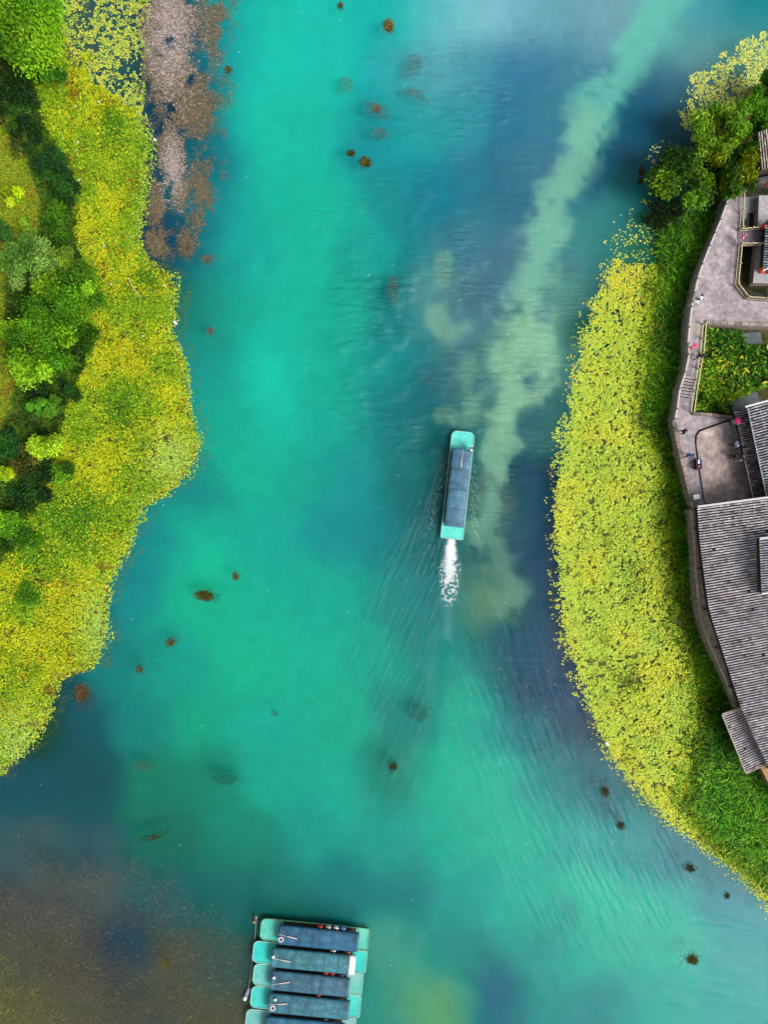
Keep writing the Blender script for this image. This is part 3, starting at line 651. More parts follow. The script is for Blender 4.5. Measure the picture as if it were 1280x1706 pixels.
# ------------------------------------------------------------------ trees and shrubs
def tree(name, px, py, r_px, zc, h, base, pal, label, cat, n=5000, ncl=18, leaf=.26, droop=0.0, ry=None, group=None, elong=1.35):
    """crown of leaf clumps on a forked trunk; px, py, r_px: crown centre and radius in the photograph at height zc."""
    c0 = P(px, py, zc); k = (H - zc) / H / PPM; rx, ryy = r_px * k, (ry or r_px) * k
    root = tag(empty(name, (c0.x, c0.y, base)), label, cat, group)
    cl = []
    for i in range(ncl):
        a = random.uniform(0, 2 * math.pi); u = math.sqrt(random.uniform(.02, 1)); zz = random.uniform(-.55, 1) * math.sqrt(max(0, 1 - u * u * .8))
        cl.append((math.cos(a) * u * rx * .86, math.sin(a) * u * ryy * .86, zc - base + zz * h / 2, random.uniform(*((.2, .38) if r_px > 30 else (.34, .52))) * min(rx, ryy), random.uniform(.6, 1.32)))
    per = n // ncl; X, Y, Z, C, YW, PT = [], [], [], [], [], []
    pc = pick(pal, ncl, jit=.1) * .82
    for i, (a, b, z, r, s) in enumerate(cl):
        v = RNG.normal(0, 1, (per, 3)); v /= np.linalg.norm(v, axis=1)[:, None] + 1e-6
        rr = r * RNG.uniform(.6, 1.08, per) * (1 + .3 * RNG.normal(0, 1, per).clip(-1, 1))
        X.append(a + v[:, 0] * rr); Y.append(b + v[:, 1] * rr); Z.append(z + v[:, 2] * rr * .75 - droop * rr * RNG.random(per))
        C.append(np.clip(pc[i] * s * RNG.uniform(.7, 1.35, (per, 1)), 0, .85))
        YW.append(np.arctan2(v[:, 1], v[:, 0]) + RNG.normal(0, 1.3, per)); PT.append(-.35 - droop + v[:, 2] * .3)
    X, Y, Z, C, YW, PT = map(np.concatenate, (X, Y, Z, C, YW, PT))
    leaves('crown', X, Y, np.maximum(Z, .05), RNG.uniform(.7, 1.3, len(X)) * leaf, C, LEAF, root, tilt=.55, elong=elong, yaw=YW, shape='dia', fold=.3, pitch=PT)
    t = MB(); top = max(.3, (zc - base) * .62); r0 = max(.04, .045 * rx + .015 * zc)
    t.tube([(0, 0, -.3), (.03 * rx, .02, top * .5), (.0, .05 * rx, top)], [r0, r0 * .8, r0 * .6], 8)
    for a, b, z, r, s in cl[:7]:
        t.tube([(0, .04 * rx, top * .9), (a * .5, b * .5, top + (z - top) * .6), (a * .95, b * .95, z)], [r0 * .5, r0 * .3, r0 * .1], 5)
    t.build('trunk', M_BARK, root)
    return root
G_BRIGHT = [(112, 165, 18), (88, 145, 18), (130, 178, 28), (70, 125, 16)]
G_MID = [(78, 132, 18), (60, 112, 16), (98, 150, 22), (46, 92, 14)]
G_DARK = [(36, 78, 22), (28, 62, 20), (52, 92, 24), (22, 50, 18)]
G_PALE = [(114, 160, 56), (96, 144, 50), (132, 172, 74), (84, 130, 40)]
G_LIME = [(168, 196, 16), (140, 180, 22), (185, 205, 32)]
G_OLIVE = [(112, 112, 34), (92, 96, 26), (130, 118, 52), (70, 82, 20)]
TL = 'trees and shrubs of the tree lined shore'; TR = 'trees by the tiled buildings'
tree('broadleaf_tree', 30, 48, 80, 4.5, 5.0, .6, G_BRIGHT, 'large bright green tree at the corner beside the pale lily pads', 'tree', 13000, 46, .30, .2, group=TL)
tree('broadleaf_tree', 80, 105, 34, 2.6, 3.2, .4, G_MID, 'rounded mid green tree at the lily pad edge below the corner tree', 'tree', 5000, 14, .26, .1, group=TL)
tree('dark_bush', 18, 165, 44, 1.6, 2.2, .3, G_DARK, 'dark bush below the large corner tree', 'bush', 4500, 16, .24, .3, group=TL)
tree('dark_bush', 38, 225, 28, 1.3, 1.6, .3, G_DARK + [(70, 85, 30)], 'dark straggly bush at the top end of the grass bank', 'bush', 3000, 12, .22, .2, group=TL, ry=34)
tree('dark_bush', 86, 272, 25, 1.6, 1.9, .3, [(36, 84, 30), (46, 96, 28), (26, 62, 26)], 'blue green round bush between grass bank and floating mat', 'bush', 3400, 12, .22, .1, group=TL)
tree('dark_bush', 108, 314, 27, 1.6, 1.9, .3, [(32, 76, 24), (44, 90, 22), (24, 58, 22)], 'darkest round bush touching the blue green bush', 'bush', 3400, 12, .22, .1, group=TL)
tree('dark_bush', 95, 375, 30, 1.1, 1.2, .3, G_MID, 'green thicket just above the big lobed tree', 'bush', 3600, 14, .22, .1, group=TL, ry=38)
tree('young_tree', 25, 325, 17, 1.9, 1.8, .9, G_LIME, 'small lime green tree alone on the grass', 'tree', 2200, 10, .2, 0, group=TL)
tree('young_tree', 47, 381, 14, 1.9, 1.6, .9, [(132, 168, 40), (115, 152, 35)], 'little light green tree between grass and the pale tree', 'tree', 1800, 9, .2, 0, group=TL)
tree('young_tree', 3, 385, 18, 1.4, 1.4, .9, [(70, 120, 42), (55, 105, 36)], 'small dull green tree at the edge of the grass', 'tree', 1800, 9, .2, 0, group=TL)
tree('silver_tree', 50, 440, 46, 4.0, 3.8, .9, G_PALE, 'pale grey green tree above the big lobed tree', 'tree', 7500, 24, .25, .15, group=TL)
tree('young_tree', 100, 438, 24, 2.6, 2.2, .6, [(142, 175, 50), (120, 158, 40)], 'light green tree with small crown next to the pale tree', 'tree', 3000, 12, .24, .1, group=TL)
tree('broadleaf_tree', 110, 496, 66, 5.2, 4.6, .5, G_BRIGHT, 'biggest lobed bright green tree overhanging the floating mat', 'tree', 9500, 26, .28, .4, group=TL, ry=56)
tree('broadleaf_tree', 60, 572, 66, 4.6, 4.4, .7, G_BRIGHT, 'bright green tree beside the worn dirt track', 'tree', 10000, 28, .28, .25, group=TL, ry=70)
tree('willow_tree', 132, 572, 36, 3.6, 3.4, .3, G_MID, 'drooping mid green tree leaning over the floating mat', 'tree', 5000, 15, .28, 1.1, group=TL, ry=42)
tree('dark_bush', 90, 655, 46, 1.2, 1.6, .2, G_DARK, 'dark low thicket under the bright tree by the track', 'bush', 4500, 18, .24, .1, group=TL, ry=30)
tree('young_tree', 61, 677, 14, 2.5, 1.8, .7, [(84, 150, 32), (70, 134, 26)], 'small green tree close to the dirt track, left of its twin', 'tree', 1900, 9, .2, 0, group=TL)
tree('young_tree', 88, 678, 17, 2.5, 1.8, .5, [(96, 150, 32), (80, 132, 28)], 'wider small green tree between its twin and the floating mat', 'tree', 2200, 10, .2, 0, group=TL)
tree('young_tree', 78, 738, 25, 3.0, 2.4, .5, [(146, 188, 24), (126, 174, 22), (165, 200, 40)], 'round lime tree standing out of the dark thicket', 'tree', 3800, 16, .24, 0, group=TL)
tree('dry_bush', 42, 765, 27, 1.6, 1.7, .5, G_OLIVE, 'olive and straw coloured bush beside the round lime tree', 'bush', 3000, 13, .22, .1, group=TL)
tree('dark_bush', 92, 778, 28, .9, 1.1, .1, G_DARK + G_MID, 'dark bush under the round lime tree at the mat edge', 'bush', 3000, 12, .22, 0, group=TL)
tree('dark_bush', 18, 742, 24, 1.5, 1.5, .6, [(44, 110, 30), (34, 88, 28), (60, 124, 30)], 'deep green bush below the end of the dirt track', 'bush', 2600, 12, .22, 0, group=TL)
tree('dark_bush', 40, 815, 42, 1.1, 1.5, .2, G_DARK, 'large dark bush below the olive bush', 'bush', 4800, 18, .24, .1, group=TL)
tree('young_tree', 5, 790, 15, 2.2, 1.6, .6, G_LIME, 'lime leaved sapling at the photo edge by the large dark bush', 'tree', 1500, 8, .22, 0, group=TL)
tree('broadleaf_tree', 2, 872, 26, 2.4, 2.2, .3, G_BRIGHT, 'bright green tree at the photo edge above the mat', 'tree', 3400, 14, .26, 0, group=TL)
tree('dark_bush', 35, 890, 34, .8, 1.0, .05, G_MID, 'mid green bush where thicket ends and mat begins', 'bush', 3400, 14, .22, 0, group=TL)
tree('dark_bush', 50, 985, 22, .5, .8, .05, G_MID, 'round green tuft alone in the yellow mat', 'bush', 1600, 8, .2, 0, group=TL)
LAND_R = [(1175, 330), (1168, 285), (1190, 235), (1215, 190), (1250, 150), (1360, 110), (1360, 340), (1200, 345)]
o = poly_sheet('bank_terrain', Pxy(LAND_R), .5, M_MUD, wall_to=-.6)
tag(o, 'low earth bank under the bamboo grove by the tiled buildings', 'bank', kind='structure')
tree('broadleaf_tree', 1134, 304, 52, 3.6, 4.2, .1, [(112, 156, 12), (84, 128, 14), (128, 168, 24), (50, 92, 14), (36, 70, 12)], 'round yellow green tree over the water at the quay end', 'tree', 9000, 26, .27, .35, group=TR)
tree('broadleaf_tree', 1106, 350, 38, 1.0, 1.6, -.1, [(30, 52, 12), (44, 66, 14), (24, 40, 12)], 'dark leaves added as the shaded underside of the round yellow green tree', 'bush', 3200, 14, .22, .2, group=TR)  # dark leaves added in place of the tree's own shaded side
tree('bamboo', 1198, 222, 46, 4.4, 4.0, .5, [(112, 160, 24), (92, 140, 22), (132, 172, 40)], 'feathery light green bamboo reaching over the lily pads', 'bamboo', 7500, 24, .27, .5, group=TR, elong=2.4)
tree('willow_tree', 1230, 282, 42, 4.4, 4.4, .5, [(96, 132, 14), (66, 108, 14), (140, 158, 14), (48, 86, 14)], 'drooping olive green tree at the head of the stone walk', 'tree', 8000, 22, .27, 1.0, group=TR, elong=2.2)
tree('bamboo', 1256, 200, 38, 4.0, 3.8, .5, [(88, 150, 20), (64, 118, 18), (104, 160, 30)], 'deeper green bamboo behind the feathery one', 'bamboo', 5500, 18, .27, .4, group=TR, elong=2.4)
tree('bamboo', 1284, 150, 34, 3.6, 3.4, .5, [(60, 120, 20), (48, 98, 18), (80, 135, 28)], 'dark bamboo clump at the photo edge above the others', 'bamboo', 4500, 16, .27, .4, group=TR, elong=2.4)
tree('young_tree', 1262, 248, 13, 3.0, 1.8, .5, [(76, 165, 30), (110, 180, 40)], 'small vivid green shrub beside the tiled roof corner', 'shrub', 1300, 8, .22, 0, group=TR)
tree('dark_bush', 1176, 262, 36, 1.4, 2.0, .3, [(40, 66, 14), (58, 88, 16), (28, 48, 14)], 'dark bush between yellow green tree and bamboo', 'bush', 2600, 12, .22, .2, group=TR)

# ------------------------------------------------------------------ quay, promenade, terrace
ZP = 2.0
prom = QUAY_W + [(1162, 847), (1330, 835), (1330, 702), (1225, 693), (1152, 688), (1157, 650), (1166, 600), (1172, 540), (1330, 548), (1330, 506), (1241, 500), (1223, 478), (1229, 412), (1230.5, 385), (1233, 326), (1237, 318)]
o = poly_sheet('promenade', Pxy(prom, ZP), ZP, M_STONE, wall_to=-.6, wall_m=M_WALL)
tag(o, 'pinkish grey stone walk along the quay', 'promenade', kind='structure')
emb = LEDGE_W + [(1262, 1262), (1340, 1420), (1420, 1420), (1420, 836), (1330, 836), (1164, 849)]
o = poly_sheet('embankment', Pxy(emb, 2.3), 2.3, M_LEDGE, wall_to=-.6, wall_m=M_WALL)
tag(o, 'mottled stone ledge and quay wall below the big tiled hall', 'embankment', kind='structure')
# rounded terrace with a drain line round it
ter = [(1175, 716), (1206, 705), (1229, 698), (1330, 690), (1330, 832), (1176, 838), (1168, 790), (1161, 738), (1162, 726), (1167, 719)]
dr = [(1174, 713), (1205, 702), (1229, 694), (1330, 687), (1330, 836), (1173.5, 839), (1165.5, 790), (1158.5, 738), (1159, 724), (1165, 716)]
tag(poly_sheet('drain', Pxy(dr, ZP + .006), ZP + .006, M_BLACK), 'dark drain line curving round the raised terrace', 'drain', kind='structure')
tag(poly_sheet('terrace', Pxy(ter, ZP + .22), ZP + .22, M_STONE2, wall_to=ZP - .1), 'brownish raised stone terrace with rounded corner', 'terrace', kind='structure')
# paler ramp on the walk
tag(poly_sheet('ramp', Pxy([(1147, 535), (1170, 540), (1168, 559), (1145.5, 557)], ZP + .02), ZP + .02, mat('ramp_slab', S(165, 155, 150, K), .85, S(188, 178, 172, K), 3, stretch=(14, 1, 1))), 'paler ribbed ramp slab in the narrow walk', 'ramp', kind='structure')
# stair
st = empty('stairs', P(1141, 642, ZP)); tag(st, 'short flight of grey stone steps on the narrow walk', 'stairs')
M_STEP = mat('step_stone', S(135, 126, 130, K), .85, S(182, 172, 174, K), 3); M_RISER = mat('riser', S(52, 48, 54), .9)
L0, L1, R0, R1 = (1139.5, 625), (1129.5, 661), (1160, 629), (1152, 664)
NS = 7
for i in range(NS):
    t0, t1 = i / NS, (i + 1) / NS
    z = ZP + .06 + (NS - i) * .085
    lp = lambda a, b, t: (a[0] + (b[0] - a[0]) * t, a[1] + (b[1] - a[1]) * t)
    A, B, C_, D = [P(*p, z) - st.location for p in (lp(L0, L1, t0), lp(R0, R1, t0), lp(R0, R1, t1), lp(L0, L1, t1))]
    dz = Vector((0, 0, -.7)); g_ = (D - A) * .28
    m = MB(); m.add([A, D - g_, C_ - g_, B, A + dz, D - g_ + dz, C_ - g_ + dz, B + dz], [(0, 1, 2, 3), (1, 5, 6, 2), (0, 4, 5, 1), (3, 2, 6, 7), (0, 3, 7, 4)])
    s1 = m.build('step', M_STEP, st)
    m = MB(); w_ = Vector((0, 0, -.075)); m.add([D - g_ + w_, D + w_, C_ + w_, C_ - g_ + w_], [(0, 1, 2, 3)])
    m.build('riser', M_RISER, s1)

def along(pts, spacing):
    pts = [Vector(p) for p in pts]; out = []
    for a, b in zip(pts[:-1], pts[1:]):
        n = max(1, round((b - a).length / spacing))
        for i in range(n): out.append(a.lerp(b, i / n))
    return out + [pts[-1]]
def railing(name, line, z, label, cat, h=.95, spacing=1.7, mrail=M_RAIL, mpost=M_RAIL, panel=None, pickets=False, rw=.09, group=None):
    P3 = along([P(p[0], p[1], z) for p in line], spacing)
    root = tag(empty(name, P3[0]), label, cat, group); o0 = P3[0]
    for a, b in zip(P3[:-1], P3[1:]):
        a_, b_ = a - o0, b - o0; up = Vector((0, 0, h))
        m = MB(); m.bar(a_ + up, b_ + up, rw, .08); m.build('top_rail', mrail, root)
        if panel:
            m = MB(); m.bar(a_ + Vector((0, 0, h * .42)), b_ + Vector((0, 0, h * .42)), .1, h * .7); m.build('panel', panel, root)
        else:
            m = MB(); m.bar(a_ + Vector((0, 0, .2)), b_ + Vector((0, 0, .2)), rw * .8, .07); m.build('lower_rail', mrail, root)
        if pickets:
            m = MB(); n = 7
            for i in range(1, n): q_ = a_.lerp(b_, i / n); m.bar(q_ + Vector((0, 0, .24)), q_ + Vector((0, 0, h - .04)), .05, .05)
            tag(m.build('pickets', mrail, root), kind='stuff')
    for p in P3:
        m = MB(); q_ = p - o0; m.tube([q_, q_ + Vector((0, 0, h + .22))], [.09, .075], 7); m.build('post', mpost, root)
    return root
M_PANEL = mat('parapet_panel', S(140, 128, 126, K), .9, S(190, 178, 174, K), 5, bump=.3)
M_POST2 = mat('stone_post', S(120, 108, 106, K), .9, S(165, 155, 150, K), 4)
railing('stone_railing', [(p[0] + .8, p[1]) for p in QUAY_W[:13]], ZP, 'long pale railing along the lake side of the quay', 'railing', .95, 2.0, M_RAIL, M_POST2, M_PANEL, rw=.11)
railing('log_railing', [(1234, 326), (1231.5, 384)], ZP, 'log railing on the pale pond corner above the footbridge', 'railing', .95, 1.7, M_LOG, M_LOG, None, True)
railing('log_railing', [(1230, 412), (1224, 477), (1241, 499), (1330, 505)], ZP, 'log railing round the dark pond below the footbridge', 'railing', .95, 1.7, M_LOG, M_LOG, None, True)
railing('log_railing', [(1231, 386), (1266, 383)], ZP, 'upper handrail of the wooden footbridge', 'railing', .8, 1.2, M_LOG, M_LOG, None, False)
railing('log_railing', [(1230, 410), (1265, 410)], ZP, 'lower handrail of the wooden footbridge', 'railing', .8, 1.2, M_LOG, M_LOG, None, False)
M_YRAIL = mat('yellow_rail', S(196, 184, 130, K), .8, S(228, 218, 175, K), 4)
railing('garden_railing', [(1171, 541), (1167, 588), (1162, 615), (1156, 652), (1151, 687)], ZP, 'yellowish railing between the narrow walk and the garden', 'railing', .95, 1.6, M_YRAIL, M_YRAIL, None, False, rw=.1)
def stone_row(name, line, z, label, w, h, spacing, cols, cat='parapet'):
    P3 = along([P(p[0], p[1], z) for p in line], spacing); root = tag(empty(name, P3[0]), label, cat)
    mm = [mat('block_stone', S(*c, K), .9, S(*[min(255, q + 40) for q in c], K), 4, bump=.4) for c in cols]
    for a, b in zip(P3[:-1], P3[1:]):
        d_ = (b - a); m = MB(); cc = (a + b) / 2 - P3[0]; cc.z = h / 2
        m.box(cc, (d_.length - .025, w * random.uniform(.9, 1.08), h * random.uniform(.9, 1.1)), math.atan2(d_.y, d_.x), taper=.96)
        m.build('stone', random.choice(mm), root)
    return root
BR = [(120, 104, 96), (140, 122, 110), (100, 90, 84)]
stone_row('stone_parapet', [(1121, 703), (1127.5, 737), (1137.5, 777), (1148, 824), (1153, 845)], ZP, 'low brown block parapet at the terrace side of the quay', .45, .45, .9, BR)
stone_row('stone_kerb', [(1175, 537.5), (1330, 545)], ZP, 'block kerb on the north side of the garden', .3, .3, .8, [(128, 116, 112), (105, 96, 94), (150, 138, 132)], 'kerb')
stone_row('stone_kerb', [(1153, 689.5), (1185, 692), (1214, 695.5)], ZP, 'brown block kerb between garden and terrace', .32, .4, .8, BR, 'kerb')
stone_row('stone_kerb', [(1162, 849), (1166, 900), (1173, 958), (1178, 1000)], 2.3, 'pale coping along the straight stretch of the ledge', .16, .12, 1.6, [(206, 186, 166), (184, 166, 150), (222, 200, 178)], 'kerb')
# light lines of the coping (outer edge of ledge)
stone_row('stone_coping', [(p[0] + 1.6, p[1]) for p in LEDGE_W], 2.3, 'weathered outer coping of the ledge below the big tiled hall', .2, .1, 1.7, [(190, 170, 150), (160, 144, 132), (206, 184, 160)], 'coping')

# garden
GARD = [(1173, 541), (1330, 549), (1330, 700), (1226, 692), (1153, 686), (1158, 650), (1167, 600)]
tag(poly_sheet('garden_bed', Pxy(GARD, .75), .75, mat('garden_soil', S(34, 40, 16), .95, S(70, 66, 30), 1.5)), 'sunken garden soil between walk and buildings', 'garden bed', kind='structure')
tag(poly_sheet('pond_ledge', Pxy([(1226, 556), (1268, 553), (1270, 572), (1232, 574)], .9), .9, mat('grey_slab', S(70, 80, 84, K), .6, S(98, 108, 110, K), 2)), 'grey slab lying in the shady corner of the garden', 'slab', kind='structure')
tag(poly_sheet('pond_ledge', Pxy([(1218, 665), (1262, 652), (1270, 690), (1222, 692)], .9), .9, mat('grey_slab_b', S(62, 72, 76, K), .6, S(92, 100, 104, K), 2)), 'grey slab between garden plants and the lower tiled roof', 'slab', kind='structure')
x, y = scatter([(1172, 548), (1230, 556), (1262, 580), (1330, 575), (1330, 640), (1262, 648), (1220, 668), (1215, 690), (1155, 686), (1160, 645), (1169, 600)], 75); n = len(x)
f = fbm(x, y, 26, 95) + RNG.normal(0, .1, n); k = fbm(x, y, 14, 96) > .3; x, y, f = x[k], y[k], f[k]; n = len(x)
yz = gauss(x, y, 1205, 620, 45, 40) * .35
c = np.where((f > .52)[:, None], pick([(96, 146, 24), (120, 158, 32), (80, 128, 24)], n), pick([(50, 100, 18), (38, 84, 20), (66, 112, 22)], n))
c = np.where((RNG.random(n) < yz)[:, None], pick([(175, 180, 40), (150, 170, 30), (190, 175, 40)], n), c)
q = Pxy(np.stack([x, y], 1), 1.4)
o = leaves('garden_plants', q[:, 0], q[:, 1], RNG.uniform(.85, 1.7, n) * (.75 + .5 * f), RNG.uniform(.2, .45, n), c, LEAF, tilt=.6, elong=1.8, shape='dia', fold=.2)
tag(o, 'leafy green and yellow plants filling the sunken garden', 'garden plants', kind='stuff')
# ponds round the eastern house
tag(poly_sheet('pond', Pxy([(1225, 306), (1330, 306), (1330, 506), (1238, 502), (1220, 480)], .7), .7, M_POND), 'dark pond water round the house by the footbridge', 'pond', kind='structure')
tag(poly_sheet('pond_sky_sheen', Pxy([(1231, 330), (1262, 327), (1262, 354), (1246, 355), (1244, 366), (1234, 371)], .75), .75, mat('sky_reflection', S(118, 126, 132, K), .5, S(150, 156, 162, K), 1.2)), 'pale grey sheet painted as sky reflection on the pond above the footbridge', 'slab', kind='structure')  # flat pale sheet coloured to stand for the sky mirrored in the pond
plat = [(1265, 326), (1330, 326), (1330, 472), (1255, 472), (1262, 410), (1263, 384)]
tag(poly_sheet('house_platform', Pxy(plat, 1.7), 1.7, mat('platform_stone', S(150, 146, 154, K), .8, S(190, 186, 192, K), 3), wall_to=-.3, wall_m=M_WALL), 'pale stone platform of the house in the pond', 'platform', kind='structure')
tag(poly_sheet('pond_walk', Pxy([(1237, 318), (1250, 300), (1330, 282), (1330, 304), (1262, 306), (1240, 319)], ZP + .0), ZP - .05, mat('dark_paving', S(48, 46, 52), .8, S(84, 80, 84), 2), wall_to=.0), 'dark paved strip behind the drooping tree', 'paving', kind='structure')
fb = tag(empty('footbridge', P(1231, 398, ZP)), 'grey plank footbridge from the stone walk to the house', 'footbridge')
for i in range(13):
    t0 = 1230 + i * 2.75; A = P(t0, 385.5, ZP + .05) - fb.location; B = P(t0 + 2.4, 410.5, ZP + .05) - fb.location
    m = MB(); m.box(((A.x + B.x) / 2, (A.y + B.y) / 2, random.uniform(.03, .06)), (B.x - A.x, A.y - B.y, .06)); m.build('plank', M_PLANKS, fb)

# ------------------------------------------------------------------ tiled roofs
TILE_A = [(206, 200, 206), (194, 188, 198), (220, 212, 214), (184, 176, 184), (204, 190, 190)]
def solve_up(p1, z0, A, rise):
    z = z0
    for _ in range(6):
        B = P(p1[0], p1[1], z); z = z0 + rise * math.hypot(B.x - A.x, B.y - A.y)
    return P(p1[0], p1[1], z)
def tile_rows(parent, starts, ends, z0, rise, pal, w=.27, tl=.34, gap_p=.006, z0s=None):
    """one barrel-tile row per (start, end) pair of pixels: from the eave at height z0 up the slope."""
    C = lin(np.array(pal)) * K; n = len(starts); out = []
    for i, (s, e) in enumerate(zip(starts, ends)):
        A = P(s[0], s[1], z0); B = solve_up(e, z0, A, rise)
        d = (B - A); Ln = d.length; d.normalize(); r = d.cross(Vector((0, 0, 1))).normalized(); u = r.cross(d).normalized()
        m = MB(); nt = max(1, int(Ln / tl)); tone = random.uniform(.86, 1.12)
        for k in range(nt):
            gone = random.random() < gap_p      # a slipped tile: only its broken, sunken stub is left
            p0 = A + d * (k * Ln / nt - .02); p1 = A + d * ((k + 1) * Ln / nt)
            j = random.uniform(-.012, .012); l0 = .035 + random.uniform(0, .012); l1 = .012
            V = []
            for pp, l in ((p0, l0), (p1, l1)):
                for a_, b_ in ((-.5, 0), (-.3, .1), (.3, .1), (.5, 0)):
                    V.append(pp + r * (a_ * w * .6 + j) + u * (b_ * (.15 if gone else 1) + (.004 if gone else l)))
            c = C[random.randrange(len(C))] * tone * random.uniform(.82, 1.14)
            if random.random() < .02: c = c * .45
            if gone: c = lin(np.array((44, 42, 50)))
            m.add(V, [(4, 5, 1, 0), (5, 6, 2, 1), (6, 7, 3, 2), (0, 1, 2, 3)], np.clip(c, 0, .85))
        if m.v:
            m2 = m.build('tile_row', TILE, parent); out.append(m2)
    return out
def lerp2(a, b, t): return (a[0] + (b[0] - a[0]) * t, a[1] + (b[1] - a[1]) * t)
def polyat(line, t):
    """point at arc fraction t"""
    L = [math.dist(a, b) for a, b in zip(line[:-1], line[1:])]; T = t * sum(L)
    for (a, b), l in zip(zip(line[:-1], line[1:]), L):
        if T <= l + 1e-9: return lerp2(a, b, T / l)
        T -= l
    return line[-1]
def roof(parent, eave, ridge, z0, rise, nrow, pal, name='roof', under=.09, **kw):
    """roof plane: underlay slab plus tile rows, eave and ridge as pixel polylines."""
    n = max(len(eave), len(ridge)) * 3
    E = [P(*polyat(eave, i / n), z0) for i in range(n + 1)]
    R = [solve_up(polyat(ridge, i / n), z0, E[i], rise) for i in range(n + 1)]
    V = []; F = []
    for e, r in zip(E, R):
        V += [e, r, e - Vector((0, 0, under)), r - Vector((0, 0, under))]
    for i in range(n):
        a = i * 4; b = a + 4
        F += [(a, b, b + 1, a + 1), (a + 2, a + 3, b + 3, b + 2), (a, a + 2, b + 2, b), (a + 1, b + 1, b + 3, a + 3)]
    F += [(0, 1, 3, 2), (n * 4, n * 4 + 2, n * 4 + 3, n * 4 + 1)]
    ro = mesh(name, V, F, M_ROOFBED, parent)
    ts = [(i + .5) / nrow for i in range(nrow)]
    rows = tile_rows(ro, [polyat(eave, t) for t in ts], [polyat(ridge, t) for t in ts], z0 + .0, rise, pal, **kw)
    return ro, E, R
# the big hall
hall = tag(empty('tiled_hall', (0, 0, 0)), 'big hall with long grey barrel tiled roof along the quay ledge', 'building')
EA = [(1162.5, 846), (1166.5, 900), (1174, 960), (1181.5, 1012), (1189.5, 1040), (1208, 1095), (1233, 1172), (1250, 1212), (1288, 1292)]
RA = [(1345, 822), (1345, 876), (1345, 936), (1345, 975), (1345, 996), (1352, 1052), (1362, 1137), (1375, 1180), (1410, 1262)]
ro, E_, R_ = roof(hall, EA, RA, 4.3, .40, 106, TILE_A)
m = MB()
m.bar(E_[0] + Vector((0, .12, .1)), R_[0] + Vector((0, .12, .1)), .2, .2); m.build('verge', M_WHITE, hall)
m = MB()
for a, b in zip(R_[:-1], R_[1:]): m.bar(a + Vector((0, 0, .15)), b + Vector((0, 0, .15)), .3, .3)
m.build('ridge', M_WHITE, hall)
m = MB()
for a, b in zip(E_[:-1], E_[1:]):
    a2, b2 = a + Vector((.55, 0, 0)), b + Vector((.55, 0, 0))
    m.add([(a2.x, a2.y, 2.3), (b2.x, b2.y, 2.3), (b2.x, b2.y, 4.35), (a2.x, a2.y, 4.35)], [(0, 3, 2, 1)])
a2, r2 = E_[0] + Vector((.55, -.1, 0)), R_[0] + Vector((0, -.1, 0))
m.add([(a2.x, a2.y, 2.0), (r2.x, r2.y, 2.0), (r2.x, r2.y, r2.z - .12), (a2.x, a2.y, 4.35)], [(0, 1, 2, 3)])
m.build('wall', M_DARKWOOD, hall)
m = MB()     # far slope
for a, b in zip(R_[:-1], R_[1:]):
    s = Vector((8, 1, -3.2)); m.add([a, b, b + s, a + s], [(0, 1, 2, 3)])
m.build('rear_slope', M_ROOFBED, hall)
for i in range(2, len(E_) - 4, 4):   # posts under the eave
    m = MB(); p = E_[i] + Vector((.22, 0, 0)); m.bar((p.x, p.y, 2.3), (p.x, p.y, 4.3), .14, .14); m.build('post', M_DARKWOOD, hall)
m = MB()     # diagonal braces at the corner
p = E_[0]; m.bar((p.x - .25, p.y + .25, 2.5), (p.x + .5, p.y - .7, 4.1), .07, .07); m.build('brace', M_DARKWOOD, hall)
# raised dormer on the hall
dz_ = 7.35
ro2, E2, R2 = roof(hall, [(1265.5, 897), (1269.5, 989)], [(1350, 888), (1352, 978)], dz_, .38, 22, [(186, 182, 192), (170, 166, 178), (200, 196, 202)], name='upper_roof')
for e, r in ((E2[0], R2[0]), (E2[-1], R2[-1])):
    m = MB(); m.bar(e + Vector((0, 0, .1)), r + Vector((0, 0, .1)), .16, .18); m.build('verge', M_WHITE, hall)
m = MB(); a, b = E2[0] + Vector((.2, 0, 0)), E2[-1] + Vector((.2, 0, 0))
m.add([(a.x, a.y, 5), (b.x, b.y, 5), (b.x, b.y, dz_), (a.x, a.y, dz_)], [(0, 3, 2, 1)]); m.build('dormer_wall', M_DARKWOOD, hall)
# lean-to roof at its south end
lean = tag(empty('tiled_shed', (0, 0, 0)), 'small tiled lean-to jutting out over the reeds', 'building')
ro3, E3, R3 = roof(lean, [(1204, 1190), (1243.5, 1287)], [(1244, 1176), (1285, 1268)], 2.7, .30, 26, TILE_A, w=.25)
m = MB()
for a, b in ((E3[0], E3[-1]),): m.bar(a + Vector((-.08, 0, .06)), b + Vector((-.08, 0, .06)), .1, .16)
m.build('fascia', mat('fascia_board', S(165, 155, 140, K), .8, S(195, 184, 168, K), 5), lean)
m = MB(); m.bar(E3[0] + Vector((0, .06, .05)), R3[0] + Vector((0, .06, .05)), .14, .14); m.build('verge', M_LEDGE, lean)
m = MB(); m.bar(E3[-1] + Vector((0, -.06, .05)), R3[-1] + Vector((0, -.06, .05)), .12, .12); m.build('verge', M_LEDGE, lean)
m = MB(); a, b, c_, d_ = E3[0] + Vector((1.0, -.5, 0)), E3[-1] + Vector((1.0, .5, 0)), R3[-1] + Vector((0, .3, 0)), R3[0] + Vector((0, -.3, 0))
for s, e in ((a, b), (b, c_), (d_, a)):
    m.add([(s.x, s.y, -.3), (e.x, e.y, -.3), (e.x, e.y, 2.65), (s.x, s.y, 2.65)], [(0, 3, 2, 1)])
m.build('wall', M_DARKWOOD, lean)
